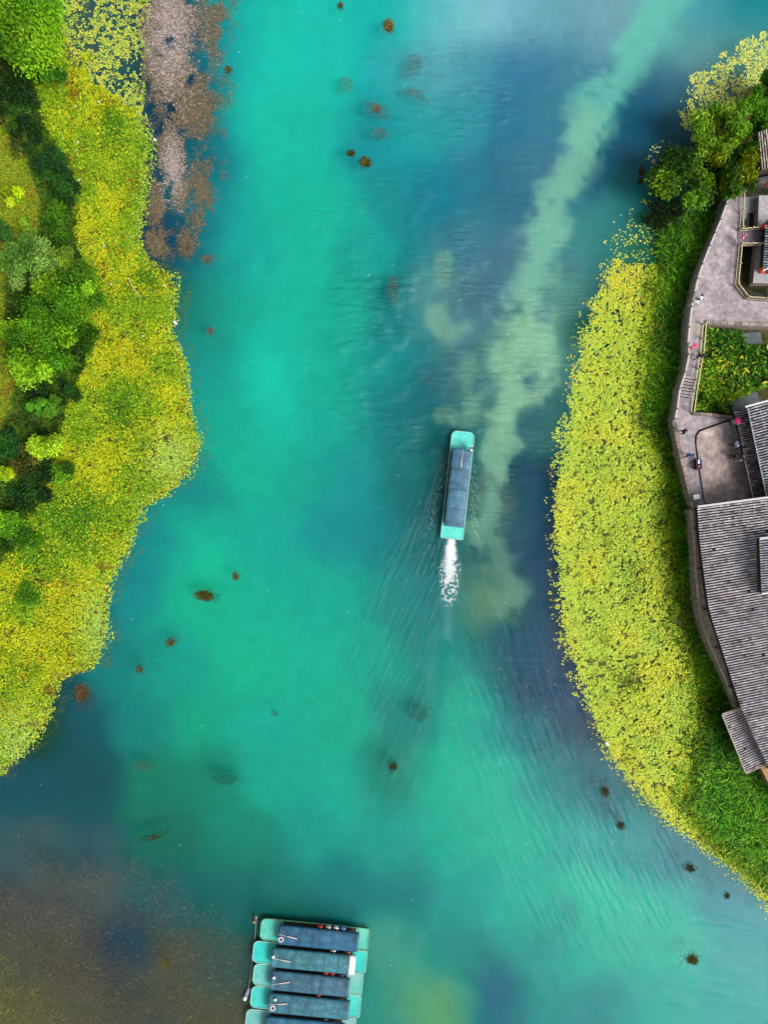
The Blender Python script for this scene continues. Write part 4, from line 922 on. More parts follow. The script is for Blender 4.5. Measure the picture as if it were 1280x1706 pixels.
bm_ = MB(); bm_.bar(P(1268, 1272, 2.9), P(1300, 1335, 2.9), .5, .3)
tag(bm_.build('wooden_beam', M_WOODBEAM), 'thick tan timber at the south end of the hall', 'beam')
# the middle house: upper roof over a lower skirt roof
mid_h = tag(empty('tiled_house', (0, 0, 0)), 'house with two stepped grey tile roofs facing the terrace', 'building')
ro4, E4, R4 = roof(mid_h, [(1245.5, 680), (1278, 831)], [(1345, 652), (1360, 812)], 5.2, .42, 34, [(182, 178, 190), (165, 160, 172), (198, 194, 202), (150, 146, 160)], w=.27)
m = MB(); m.bar(E4[0] + Vector((-.25, .1, .1)), R4[0] + Vector((0, .1, .1)), .2, .2); m.build('verge', M_WHITE, mid_h)
m = MB(); m.bar(E4[0] + Vector((0, 0, .05)), E4[-1] + Vector((0, 0, .05)), .08, .1); m.build('gutter', mat('gutter_metal', S(120, 150, 150), .5, S(165, 190, 188), 4), mid_h)
ro5, E5, R5 = roof(mid_h, [(1224, 686), (1256.5, 831)], [(1258, 680), (1290, 825)], 4.0, .45, 38, [(128, 118, 122), (108, 96, 98), (90, 78, 78), (150, 140, 144)], name='skirt_roof', w=.25)  # darker tile tones hold the shade cast by the upper roof
m = MB(); m.bar(lerp2_ := E5[len(E5) * 5 // 9] + Vector((-.05, 0, .0)), E5[-1] + Vector((-.05, 0, .0)), .07, .1); m.build('gutter', M_RAIL, mid_h)
m = MB()
for E, x_, zt in ((E5, .7, 4.0), (E4, .5, 5.3)):
    a, b = E[0] + Vector((x_, 0, 0)), E[-1] + Vector((x_, 0, 0))
    m.add([(a.x, a.y, 1.9), (b.x, b.y, 1.9), (b.x, b.y, zt), (a.x, a.y, zt)], [(0, 3, 2, 1)])
a, b = E5[0] + Vector((.7, 0, 0)), R4[0]
m.add([(a.x, a.y, .6), (b.x, a.y, .6), (b.x, a.y, 4.2), (a.x, a.y, 4.2)], [(0, 1, 2, 3)])
m.build('wall', M_DARKWOOD, mid_h)
# house in the pond
eh = tag(empty('tiled_house', (0, 0, 0)), 'dark house with teal grey tiles hung with red lanterns in the pond', 'building')
ro6, E6, R6 = roof(eh, [(1277, 366), (1271.5, 452)], [(1350, 366), (1350, 452)], 3.3, .42, 20, [(120, 140, 142), (150, 165, 165), (100, 118, 122), (165, 172, 172)], w=.28)
m = MB(); m.bar(E6[-1] + Vector((-.05, .0, .1)), E6[-1] + Vector((1.2, .55, .5)), .12, .14); m.build('verge', M_WHITE, eh)
m = MB(); a, b = E6[0] + Vector((.45, 0, 0)), E6[-1] + Vector((.45, .25, 0))
m.add([(a.x, a.y, 1.7), (b.x, b.y, 1.7), (b.x, b.y, 3.3), (a.x, a.y, 3.3)], [(0, 3, 2, 1)])
m.add([(b.x, b.y, 1.7), (b.x + 4, b.y, 1.7), (b.x + 4, b.y, 3.3), (b.x, b.y, 3.3)], [(0, 1, 2, 3)]); m.build('wall', M_DARKWOOD, eh)
# corner of a roof by the grove
nh = tag(empty('tiled_house', (0, 0, 0)), 'roof corner with pale tiles beside the vivid green shrub', 'building')
ro7, E7, R7 = roof(nh, [(1268, 284), (1345, 262)], [(1262, 222), (1335, 190)], 4.4, .40, 18, [(178, 165, 150), (150, 138, 128), (195, 182, 168)], w=.24)
m = MB(); a, b = E7[0] + Vector((.5, .5, 0)), E7[-1] + Vector((0, .5, 0))
m.add([(a.x, a.y, .5), (b.x, b.y, .5), (b.x, b.y, 4.4), (a.x, a.y, 4.4)], [(0, 1, 2, 3)]); m.add([(a.x, a.y, .5), (a.x, a.y + 4, .5), (a.x, a.y + 4, 4.4), (a.x, a.y, 4.4)], [(3, 2, 1, 0)]); m.build('wall', M_DARKWOOD, nh)
M_RED = mat('lantern_silk', S(205, 40, 22), .5, S(225, 70, 40), 6); M_GOLD = mat('brass', S(190, 150, 60), .4, metal=.6)
def lantern(px, py, z, label):
    p = P(px, py, z); root = tag(empty('red_lantern', p), label, 'lantern', 'red paper lanterns on the pond house')
    m = MB(); m.ball((0, 0, 0), .36, .85, 14, 8); m.build('shade', M_RED, root, True)
    m = MB()
    for i in range(10):
        a = 2 * math.pi * i / 10
        m.tube([(math.cos(a) * .372 * math.cos(t), math.sin(a) * .372 * math.cos(t), .316 * math.sin(t)) for t in (-1.2, -.6, 0, .6, 1.2)], .008, 4)
    m.build('ribs', M_GOLD, root)
    for zz in (.31, -.31): m = MB(); m.tube([(0, 0, zz - .03), (0, 0, zz + .03)], .13, 10); m.build('cap', M_GOLD, root)
    m = MB(); m.tube([(0, 0, -.33), (0, 0, -.62)], [.02, .05], 6); m.build('tassel', M_RED, root)
lantern(1270.5, 451, 3.0, 'red lantern hanging at the eave corner by the white verge')
lantern(1282, 308, 3.6, 'red lantern cut by the photo edge over the dark paving')

# ------------------------------------------------------------------ people
SKINC = S(205, 150, 120, K)
def person_mat(shirt, trousers, hair, sleeve=True):
    m, N, L, b = principled('clothing'); b.inputs['Roughness'].default_value = .85
    tc = N.new('ShaderNodeTexCoord'); sp = N.new('ShaderNodeSeparateXYZ'); L.new(tc.outputs['Object'], sp.inputs[0])
    at = N.new('ShaderNodeVertexColor'); at.layer_name = 'Zone'
    return m
def person_body(pose):
    """skeleton grown into one continuous skin; returns (verts, edges, radii, zones). Faces +Y, feet at z = 0."""
    V, E, Rr = [], [], []
    def v(p, r): V.append(Vector(p)); Rr.append(r); return len(V) - 1
    def chain(start, pts):
        a = start
        for p, r in pts:
            b = v(p, r); E.append((a, b)); a = b
        return a
    sit = pose == 'sit'
    hz = .40 if sit else .93
    pel = v((0, 0, hz), .13)
    ch = chain(pel, [((0, .0, hz + .18), .13), ((0, .0, hz + .40), .165), ((0, .0, hz + .50), .10), ((0, .02, hz + .58), .055), ((0, .04, hz + .66), .082), ((0, .04, hz + .76), .092), ((0, .03, hz + .82), .06)])
    sh = 2 + pel
    for s in (-1, 1):
        sw = s * (.16 if pose == 'walk' else .03)
        if sit:
            chain(pel, [((s * .09, .05, hz - .02), .09), ((s * .11, .42, hz), .075), ((s * .11, .46, .10), .05), ((s * .11, .47, .05), .045), ((s * .11, .60, .04), .04)])
            hand = chain(sh, [((s * .20, 0, hz + .42), .075), ((s * .24, .08, hz + .18), .048), ((s * .15, .30, hz + .10), .036), ((s * .13, .36, hz + .10), .03)])
            hd = Vector((s * -.1, .9, 0)).normalized()
        else:
            chain(pel, [((s * .09, sw * .2, hz - .08), .092), ((s * .10, sw * .9 + .02, .5), .066), ((s * .10, sw * 1.3 - .02, .10), .044), ((s * .10, sw * 1.3 - .02, .045), .04), ((s * .11, sw * 1.3 + .14, .035), .035)])
            hand = chain(sh, [((s * .20, 0, hz + .42), .075), ((s * .25, -sw * .6, hz + .15), .048), ((s * .27, -sw * 1.0 + .08, hz - .08), .034), ((s * .27, -sw * 1.1 + .11, hz - .14), .03)])
            hd = Vector((0, .25, -1)).normalized()
        side = Vector((0, 1, 0)) if not sit else Vector((s, 0, 0)); hp = V[hand]
        for k, ln in enumerate((.075, .085, .08, .062)):
            off = side * ((k - 1.5) * .02)
            chain(hand, [(hp + off + hd * .03, .0095), (hp + off + hd * (.03 + ln * .55), .0085), (hp + off * 1.1 + hd * (.03 + ln) - Vector((s * .012, 0, 0)), .007)])
        chain(hand, [(hp + side * .035 + hd * .01, .0105), (hp + side * .055 + hd * .045, .009)])
    return V, E, Rr, hz
BODY = {}
def body_mesh(pose):
    if pose in BODY: return BODY[pose]
    V, E, Rr, hz = person_body(pose)
    me = bpy.data.meshes.new('body_cage'); me.from_pydata([tuple(q) for q in V], E, []); me.update()
    o = bpy.data.objects.new('body_cage', me); COL.objects.link(o)
    b = bmesh.new(); b.from_mesh(me); ly = b.verts.layers.skin.verify(); b.verts.ensure_lookup_table()
    for i, r in enumerate(Rr):
        b.verts[i][ly].radius = (r, r * (.8 if r > .11 else 1)); b.verts[i][ly].use_root = (i == 0)
    b.to_mesh(me); b.free()
    md = o.modifiers.new('skin', 'SKIN'); md.use_smooth_shade = True
    sb = o.modifiers.new('sub', 'SUBSURF'); sb.levels = 1; sb.render_levels = 1
    dg = bpy.context.evaluated_depsgraph_get(); dg.update()
    r = bpy.data.meshes.new_from_object(o.evaluated_get(dg)); r.name = 'body'
    bpy.data.objects.remove(o); 
    for _ in range(3): r.materials.append(None)
    for p in r.polygons:
        c = p.center; z = c.z - hz; ax_ = abs(c.x)
        if z > .545: k = 0                                     # skin: neck, head
        elif pose == 'sit':
            k = 1 if z > .06 and c.y < .2 else (0 if (c.y > .2 and z > .065) else 2)
        elif ax_ > .195 and z < .17: k = 0                    # forearms and hands
        else: k = 1 if z > .02 else 2
        p.material_index = k
        p.use_smooth = True
    BODY[pose] = (r, hz); return BODY[pose]
M_SKIN = mat('skin', SKINC, .6, amt=.08)
CLOTH = {}
def cloth(c):
    if c not in CLOTH: CLOTH[c] = mat('cloth', S(*c, 1.0), .9, amt=.12, scale=9)
    return CLOTH[c]
def person(loc, face, pose, shirt, trousers, hair, label, group=None, hat=None, long_hair=False):
    me, hz = body_mesh(pose)
    o = bpy.data.objects.new('person', me); COL.objects.link(o)
    o.location = loc; o.rotation_euler = (0, 0, math.radians(face)); o.scale = (1.15,) * 3
    for i, mm in enumerate((M_SKIN, cloth(shirt), cloth(trousers))):
        o.material_slots[i].link = 'OBJECT'; o.material_slots[i].material = mm
    tag(o, label, 'person', group)
    m = MB(); m.ball((0, .022, hz + .785), .108, .98, 12, 7)
    m.v = [(x_, y_, z_) if not (y_ > .06 and z_ < hz + .79) else (x_ * .9, y_ * .35, z_ + .03) for x_, y_, z_ in m.v]
    if long_hair: m.tube([(0, -.06, hz + .76), (0, -.085, hz + .6), (0, -.08, hz + .48)], [.07, .075, .04], 8)
    m.build('hair', cloth(hair), o, True)
    m = MB()
    for s in (-.032, .032): m.ball((s, .118, hz + .742), .013, 1, 6, 4)
    m.build('eyes', M_BLACK, o)
    m = MB(); m.tube([(0, .115, hz + .735), (0, .148, hz + .70), (0, .12, hz + .69)], [.008, .018, .012], 6); m.build('nose', M_SKIN, o, True)
    m = MB()
    for s in (-1, 1): m.ball((s * .093, .03, hz + .715), .026, 1.3, 6, 4)
    m.build('ears', M_SKIN, o, True)
    if hat: m = MB(); m.tube([(0, .03, hz + .80), (0, .03, hz + .815), (0, .03, hz + .82), (0, .03, hz + .9)], [.2, .19, .11, .09], 12); m.build('hat', cloth(hat), o)
    return o
BLK, NAVY, WHT, RED, BLU, PNK, GRY = (28, 26, 30), (28, 36, 66), (236, 234, 236), (206, 50, 48), (62, 92, 190), (232, 96, 130), (140, 136, 140)
person(P(1151, 508, ZP), -30, 'walk', WHT, (210, 206, 205), BLK, 'person in white with black hair walking closest to the pale quay railing')
person(P(1157, 501, ZP), -50, 'walk', WHT, NAVY, BLK, 'person in white shirt and navy trousers on the wide stone walk')
person(P(1147, 583, ZP), 10, 'stand', PNK, PNK, (220, 90, 110), 'person in pink with pink hat on the narrow walk', hat=(228, 70, 100))
person(P(1159, 597, ZP), 160, 'walk', NAVY, (34, 38, 52), BLK, 'person in navy at the yellowish garden railing')
person(P(1132, 721, ZP), 80, 'walk', BLK, (48, 44, 46), BLK, 'person dressed in black on the walk below the steps')
person(P(1142.5, 760, ZP), 150, 'walk', BLU, (36, 48, 110), BLK, 'person in bright blue clothes beside the dark cart')
ZT = ZP + .22
person(P(1218, 742, ZT), 100, 'walk', (176, 178, 196), (40, 40, 48), BLK, 'person in pale grey top walking towards the skirt roof')
person(P(1215, 761, ZT), 70, 'stand', (26, 24, 26), (30, 28, 28), BLK, 'person in black standing in the middle of the terrace trio')
person(P(1225, 768, ZT), 20, 'stand', (150, 140, 146), (190, 180, 172), BLK, 'person in light trousers nearest the white gutter of the skirt roof')
person(P(1262, 385, ZP - .25), -90, 'stand', (190, 40, 46), NAVY, BLK, 'person in red at the far end of the footbridge')
person(P(1267, 384, 1.71), -90, 'stand', (40, 84, 210), NAVY, BLK, 'person in vivid blue at the pond house end of the footbridge')
person(P(1268, 399, 1.71), -90, 'stand', (110, 150, 205), NAVY, BLK, 'person in light blue under the teal grey eave')
person(P(1227, 403, ZP), -90, 'stand', (226, 130, 150), (190, 190, 195), (200, 110, 120), 'person in pale pink at the start of the footbridge')

# umbrella, box, cart, stick
ur = tag(empty('umbrella', P(1215, 705, ZP)), 'bright pink umbrella open beside the lower tiled roof', 'umbrella')
m = MB(); k = 8; V = [(0, 0, 2.35)]; F = []
for j, (r_, z_) in enumerate(((.24, 2.28), (.42, 2.12))):
    for i in range(k): V.append((r_ * math.cos(i * math.pi / 4), r_ * math.sin(i * math.pi / 4), z_))
for i in range(k):
    j = (i + 1) % k; F += [(0, 1 + i, 1 + j), (1 + i, 1 + k + i, 1 + k + j, 1 + j)]
m.add(V, F); m.build('canopy', mat('pink_cloth', S(222, 40, 120, K), .7, amt=.1), ur)
m = MB(); m.tube([(0, 0, .95), (0, 0, 2.42)], .012, 6); m.build('shaft', M_BLACK, ur)
for i in range(8):
    m = MB(); a = i * math.pi / 4; m.tube([(0, 0, 2.32), (.24 * math.cos(a), .24 * math.sin(a), 2.26), (.42 * math.cos(a), .42 * math.sin(a), 2.10)], .006, 4); m.build('rib', M_BLACK, ur)
person(P(1213, 706, ZP), -60, 'stand', GRY, NAVY, BLK, 'person holding the bright pink umbrella')
bx = tag(empty('white_box', P(1157.5, 828, ZP), math.radians(10)), 'white lidded box on the walk by the block parapet', 'box')
M_BOX = mat('white_plastic', S(250, 250, 250, .95), .6, amt=.04)
m = MB(); m.box((0, 0, .25), (.62, .46, .5)); m.build('body', M_BOX, bx)
m = MB(); m.box((0, 0, .53), (.66, .50, .06)); m.build('lid', M_BOX, bx)
ct = tag(empty('hand_cart', P(1160, 774, ZP), math.radians(4)), 'small dark cart with blue side panel parked against the terrace edge', 'cart')
m = MB(); m.box((-.05, 0, .55), (.5, 1.15, .5)); m.build('body', mat('cart_black', S(26, 24, 28, K), .6), ct)
m = MB(); m.box((.27, .02, .6), (.1, 1.0, .56)); m.build('side_panel', mat('cart_blue', S(84, 120, 176, K), .6), ct)
for i, (c_, yy) in enumerate((((225, 225, 235), .15), ((205, 60, 60), -.25), ((235, 190, 200), .38))):
    m = MB(); m.box((-.04, yy, .83), (.2, .16, .07), .3 * i); m.build('parcel', cloth(c_), ct)
for sx in (-.28, .2):
    for sy in (-.4, .4):
        m = MB(); m.tube([(sx, sy, .15), (sx + .06, sy, .15)], .15, 12); m.build('wheel', M_BLACK, ct)
m = MB(); m.bar((-.2, .6, .8), (-.2, .8, 1.0), .03, .03); m.bar((.15, .6, .8), (.15, .8, 1.0), .03, .03); m.bar((-.2, .8, 1.0), (.15, .8, 1.0), .03, .03); m.build('handle', M_BLACK, ct)
m = MB(); m.tube([P(1151, 836, ZP + .5), P(1156, 849, ZP + .55)], [.06, .05], 7)
tag(m.build('wooden_pole', M_YRAIL), 'yellowish pole lying by the corner of the big hall', 'pole')

# ------------------------------------------------------------------ boats
M_HULL = mat('hull_green', S(16, 44, 38, K), .5, S(26, 66, 54, K), 3)
M_RIM = mat('gunwale', S(120, 205, 185, K), .55, S(172, 222, 204, K), 6)
M_POLE = mat('bamboo_pole', S(222, 205, 192, K), .7, S(248, 240, 232, K), 6)
M_TSEAM = mat('tarp_seam', S(28, 62, 78, K), .7)
M_SMUDGE = mat('white_scuff', S(170, 205, 210, K), .8, S(205, 225, 228, K), 9)
def rrect(x0, x1, hw, rb, rs, n=7):
    """outline, bow at +x (radius rb), stern at -x (radius rs)."""
    pts = []
    for cx, cy, r, a0 in ((x1 - rb, hw - rb, rb, 90), (x1 - rb, -hw + rb, rb, 0), (x0 + rs, -hw + rs, rs, -90), (x0 + rs, hw - rs, rs, -180)):
        for i in range(n):
            a = math.radians(a0 - 90 * i / (n - 1)); pts.append((cx + r * math.cos(a), cy + r * math.sin(a)))
    return pts
def boat(bow_px, stern_px, width, tarp, deck, label, group=None, can=(.17, .88), hw_can=1.0, zc=1.45, seams=(), stern_band=False, rail_green=False, deck_patch=None):
    zd = .55
    B, Sx = P(*bow_px, zd), P(*stern_px, zd); d = B - Sx; L = d.length; c = (B + Sx) / 2
    root = tag(empty('tour_boat', (c.x, c.y, 0), math.atan2(d.y, d.x)), label, 'boat', group)
    hw = width / 2; x0, x1 = -L / 2, L / 2
    top = rrect(x0, x1, hw, .62, .22); inn = rrect(x0 + .09, x1 - .09, hw - .09, .55, .16); bot = rrect(x0 + .3, x1 - .8, hw - .28, .5, .2)
    n = len(top)
    m = MB(); V = [(x, y, -.18) for x, y in bot] + [(x, y, zd - .06) for x, y in top]
    m.add(V, [(i, n + i, n + (i + 1) % n, (i + 1) % n) for i in range(n)] + [tuple(range(n))]); m.build('hull', M_HULL, root)
    m = MB(); V = [(x, y, zd - .07) for x, y in top] + [(x, y, zd + .06) for x, y in top] + [(x, y, zd + .06) for x, y in inn] + [(x, y, zd - .07) for x, y in inn]; F = []
    for i in range(n):
        j = (i + 1) % n
        for a in range(3): F.append((a * n + i, (a + 1) * n + i, (a + 1) * n + j, a * n + j))
    m.add(V, F); m.build('gunwale', M_RIM if not rail_green else mat('green_gunwale', S(72, 150, 110, K), .6, S(120, 190, 150, K), 4), root)
    dm = mat('deck_paint', S(*deck, K), .6, S(*(deck_patch or [min(255, q + 26) for q in deck]), K), 1.1, bump=.1)
    xa, xb = x1 - can[0] * L, x1 - can[1] * L      # canopy front and rear
    # fore and aft decks; open well between
    def part_deck(nm, lo, hi):
        pts = [(min(max(x, lo), hi), y) for x, y in inn]; ded = [p for i, p in enumerate(pts) if p != pts[i - 1]]
        m = MB(); m.add([(x, y, zd) for x, y in ded], [tuple(range(len(ded)))[::-1]]); m.build(nm, dm, root)
    part_deck('fore_deck', xa - .35, x1); part_deck('aft_deck', x0, xb + .35)
    m = MB(); m.add([(xb + .35, -hw + .12, .12), (xa - .35, -hw + .12, .12), (xa - .35, hw - .12, .12), (xb + .35, hw - .12, .12)], [(0, 1, 2, 3)])
    for xx in (xa - .35, xb + .35): m.add([(xx, -hw + .12, .12), (xx, hw - .12, .12), (xx, hw - .12, zd), (xx, -hw + .12, zd)], [(0, 1, 2, 3)])
    m.build('floor', M_DARKWOOD, root)
    for s in (-1, 1):
        m = MB(); m.box(((xa + xb) / 2, s * (hw - .33), .5), (xa - xb - .9, .34, .06)); m.build('bench', M_DARKWOOD, root)
    # canopy: arched tarpaulin over hoops
    nx_, na = 36, 12; V = []; F = []; tk = .05; zr = .30
    rr_ = np.random.default_rng(abs(hash((round(bow_px[0]), round(bow_px[1])))) % 9999)
    sag = rr_.normal(0, .010, nx_ + 1)
    for l in range(2):
        for i in range(nx_ + 1):
            x = xa + (xb - xa) * i / nx_
            hoop = .018 * math.cos(i / nx_ * 7 * 2 * math.pi)
            for k in range(na + 1):
                a = math.pi * (k / na); y = -math.cos(a) * hw_can; z = zc - .08 + zr * math.sin(a) ** .8 + (hoop + sag[i]) * math.sin(a) - l * tk
                if k in (0, na): z -= .06
                V.append((x, y * (1 - .02 * l), z))
    st = na + 1; off = (nx_ + 1) * st
    for i in range(nx_):
        for k in range(na):
            a = i * st + k; F += [(a, a + 1, a + st + 1, a + st), (off + a, off + a + st, off + a + st + 1, off + a + 1)]
    for k in range(na):
        F += [(k, off + k, off + k + 1, k + 1), (nx_ * st + k, nx_ * st + k + 1, off + nx_ * st + k + 1, off + nx_ * st + k)]
    for i in range(nx_):
        F += [(i * st, (i + 1) * st, off + (i + 1) * st, off + i * st), (i * st + na, off + i * st + na, off + (i + 1) * st + na, (i + 1) * st + na)]
    m = MB(); m.add(V, F)
    can_o = m.build('canopy', mat('tarpaulin', S(*tarp, K), .5, S(*[min(255, int(q * 1.3 + 10)) for q in tarp], K), .9, stain=.8, bump=.3, bscale=4, detail=10, stretch=(1, 1.8, 1)), root, True)
    arch = lambda x, ex=.012, w=.05: [(x, -math.cos(math.pi * k / 12) * hw_can, zc - .08 + zr * math.sin(math.pi * k / 12) ** .8 + ex) for k in range(13)]
    for f in seams:
        m = MB(); m.tube(arch(xa + (xb - xa) * f), .022, 5); m.build('seam', M_TSEAM, can_o)
    if stern_band:
        m = MB(); A = arch(xb - .03, .03); Bq = arch(xb + .62, .03)
        m.add(A + Bq, [(i, i + 1, 14 + i, 13 + i) for i in range(12)]); m.build('white_flap', M_WHITE, can_o)
    for f in (0, .25, .5, .75, 1):
        x = xa + (xb - xa) * (.02 + .96 * f)
        for s in (-1, 1):
            m = MB(); m.tube([(x, s * (hw - .13), zd - .3), (x, s * (hw_can - .03), zc - .1)], .03, 6); m.build('canopy_post', M_DARKWOOD, root)
        m = MB(); m.tube([(p[0], p[1] * .97, p[2] - .1) for p in arch(x)], .02, 5); m.build('hoop', M_DARKWOOD, root)
    if rail_green:
        m = MB(); m.box(((xa + xb) / 2, hw - .14, zd + .03), (xa - xb, .2, .1)); m.build('side_board', mat('side_green', S(34, 110, 66, K), .7, S(60, 140, 86, K), 2), root)
    def w(x, y, z): return root.matrix_basis @ Vector((x, y, z))
    root['L'] = L
    return root, (xa, xb, hw, zc, zr, zd), w
def roof_z(y, hw_can, zc, zr): 
    return zc - .08 + zr * max(0.0, math.sqrt(max(0, 1 - (y / hw_can) ** 2))) ** .8
def roof_pole(w, geo, x_a, y_a, x_b, y_b, label, hwc=1.0):
    xa, xb, hw, zc, zr, zd = geo
    a = w(x_a, y_a, roof_z(y_a, hwc, zc, zr) + .07); b = w(x_b, y_b, roof_z(y_b, hwc, zc, zr) + .07)
    m = MB(); m.tube([a, a.lerp(b, .45), a.lerp(b, .5), b], [.022, .026, .05, .06], 7)
    tag(m.build('boat_pole', M_POLE), label, 'pole', 'poles laid on the boat canopies')
TEAL = (66, 196, 184)
r1, g1, w1 = boat((772.5, 719), (753, 898), 2.55, (60, 100, 124), (78, 205, 192), 'covered blue boat under way alone in mid lake', 'covered tour boats', can=(.175, .885), hw_can=1.1, zc=1.45, seams=(.26, .52, .77))
xa, xb = g1[0], g1[1]
roof_pole(w1, g1, xa - .0, -.05, xa - 2.0, -.02, 'pale pole on the canopy of the moving boat', 1.1)
p0 = w1(xa + .18, -.92, .6)
person(p0, -100, 'stand', WHT, (90, 70, 100), BLK, 'boatman in white shirt at the bow of the moving boat')
MO = [
    ((434, 1546.5), (615, 1564.5), (32, 82, 112), (56, 186, 172), (.175, .905), (), False, True, (120, 210, 180)),
    ((421.5, 1584), (611, 1602), (48, 104, 116), (30, 188, 180), (.175, .90), (.63, .80), True, False, None),
    ((422, 1621.5), (604.5, 1639.5), (48, 88, 108), (62, 190, 176), (.17, .88), (.63, .665), False, False, (140, 190, 190)),
    ((418, 1659), (601, 1676.5), (46, 98, 114), (50, 188, 178), (.17, .90), (), False, False, None),
    ((409.5, 1697.5), (592.5, 1714), (38, 94, 122), (80, 176, 170), (.19, .90), (), False, False, (150, 180, 185)),
]
ML = ['deep blue canopied boat with green side board, first of the moored row', 'teal canopied boat with white flap at its stern in the moored row',
      'dull blue boat with double seam on its canopy in the moored row', 'scuffed teal boat with faded canopy edge in the moored row', 'moored boat cut by the photo edge, last of the row']
PL = ['pale pole on the deep blue canopy', 'pale pole on the canopy with the white flap', 'pale pole on the dull blue canopy with double seam', 'pale pole on the scuffed teal canopy', '']
CREW = [[(.545, RED), (.62, (226, 190, 196)), (.69, WHT), (.755, (90, 160, 225))], [(.70, (225, 225, 225)), (.83, (150, 90, 60))],
        [(.655, (214, 72, 60)), (.715, RED), (.80, (40, 50, 120))], [(.61, (170, 60, 60))], [(.72, (40, 60, 120))]]
CN = ['red', 'pale pink', 'white', 'light blue', 'white', 'brown', 'orange red', 'dark red', 'navy', 'maroon', 'navy blue']
ROW = ['deep blue canopy', 'canopy with the white flap', 'canopy with double seam', 'scuffed teal canopy', 'canopy cut by the photo edge']
ci = 0
for i, (bp_, sp_, tarp, deck, can, seams, band, green, patch) in enumerate(MO):
    rt, ge, w = boat(bp_, sp_, 2.42, tarp, deck, ML[i], 'covered tour boats', can=can, hw_can=1.06, zc=1.35, seams=seams, stern_band=band, rail_green=green, deck_patch=patch)
    xa, xb, hw = ge[0], ge[1], ge[2]
    if i < 4:
        yy = ((-.1, .22, .0), (.0, .1, .02), (-.1, -.35, -.25), (.2, .0, -.35))[i]
        roof_pole(w, ge, xa - .05, -yy[1], xa - 2.1, yy[2] + .05, PL[i], 1.06)
    L = rt['L']
    for f, sc_ in CREW[i]:
        x_ = L / 2 - f * L
        p = w(x_, -(hw - .05), .04); # port side towards the photo's top is -y in boat frame
        p.z = .1
        nm = CN[ci]; ci += 1
        o = person(p, math.degrees(rt.rotation_euler.z), 'sit', sc_, NAVY, BLK, f'passenger in {nm} on the bench under the {ROW[i]}', 'boat passengers')
    if i in (1, 2, 3):     # scuffs on the tarpaulin
        m = MB(); rng = random.Random(i)
        for k in range((6, 5, 12)[i - 1]):
            fx_ = (.82 + .06 * rng.random(), .40 + .10 * rng.random(), .25 + .65 * rng.random())[i - 1]; y_ = rng.uniform(-.5, .5) if i != 2 else rng.uniform(.0, .35)
            x_ = xa + (xb - xa) * fx_; a = rng.uniform(0, 3); l_ = rng.uniform(.04, .13); dx_, dy_ = math.cos(a) * l_, math.sin(a) * l_
            z1 = roof_z(y_, 1.06, ge[3], ge[4]) + .03; z2 = roof_z(y_ + dy_, 1.06, ge[3], ge[4]) + .03
            A = Vector((x_, y_, z1)); Bv = Vector((x_ + dx_, y_ + dy_, z2)); s = Vector((-dy_, dx_, 0)).normalized() * .02
            m.add([A - s, Bv - s, Bv + s, A + s], [(0, 1, 2, 3)])
        can_o = [c for c in rt.children if c.name.startswith('canopy') and not c.name.startswith('canopy_')][0]
        m.build('scuff', M_SMUDGE, can_o)
    def ring(x_, y_, cA, label):
        ro_ = empty('life_ring', w(x_, y_, roof_z(y_, 1.06, ge[3], ge[4]) + .09)); tag(ro_, label, 'life ring')
        m = MB(); N_ = 18
        m.tube([(.24 * math.cos(2 * math.pi * k / N_), .24 * math.sin(2 * math.pi * k / N_), 0) for k in range(N_ + 1)], .07, 7); m.build('ring', cA, ro_, True)
        for k in range(4):
            a = math.pi / 2 * k + .4; m = MB(); m.tube([(.24 * math.cos(a - .12), .24 * math.sin(a - .12), 0), (.24 * math.cos(a + .12), .24 * math.sin(a + .12), 0)], .078, 7); m.build('band', cloth((196, 80, 50)), ro_)
    if i == 0: ring(xa - .35, .30, M_WHITE, 'white life ring on the deep blue canopy')
    if i == 3: ring(xa - .55, .30, M_WHITE, 'orange banded life ring on the scuffed teal canopy')
    if i in (1, 2, 3):
        m = MB(); yq = (-.30, -.5, -.62)[i - 1]; c = w(xa - (.2, .35, .75)[i - 1], yq, roof_z(yq, 1.06, ge[3], ge[4]) + .12)
        m.ball(c, .17, .6, 10, 6)
        tag(m.build('float', M_WHITE), ('small white float at the bow end of the canopy with the white flap', 'small white float on the dull blue canopy with double seam', 'white oval float on the scuffed teal canopy')[i - 1], 'float')
# mooring
mp = tag(empty('mooring_post', P(427, 1530, 0)), 'weathered wooden mooring post at the bow of the moored row', 'mooring post')
m = MB(); m.tube([(0, 0, -1.2), (.02, .1, .5), (.05, .9, .9)], [.12, .11, .08], 8); m.build('post', M_BARK, mp)
m = MB(); m.tube([(-.22, -.3, .25), (0, .05, .42), (.12, .55, .55)], [.1, .11, .09], 8); m.build('log', M_YRAIL, mp)
m = MB(); N_ = 14; m.tube([(.0 + .16 * math.cos(2 * math.pi * k / N_), .12 + .16 * math.sin(2 * math.pi * k / N_), .5) for k in range(N_ + 1)], .045, 6); m.build('rope_loop', mat('red_rope', S(120, 60, 44, K), .9), mp)
bu = tag(empty('mooring_buoy', P(411, 1655, 0), math.radians(-22)), 'grey and white bottle shaped buoy beside the moored row', 'buoy')
m = MB(); m.tube([(0, .85, .1), (0, .75, .15), (0, 0, .18), (0, -.15, .18)], [.1, .2, .22, .1], 12); m.build('body', mat('grey_plastic', S(120, 132, 160, K), .6, S(165, 172, 190, K), 5), bu, True)
m = MB(); m.tube([(0, -.12, .2), (0, -.3, .2), (0, -.55, .2), (0, -.62, .2)], [.1, .22, .2, .06], 12); m.build('cap', M_WHITE, bu, True)
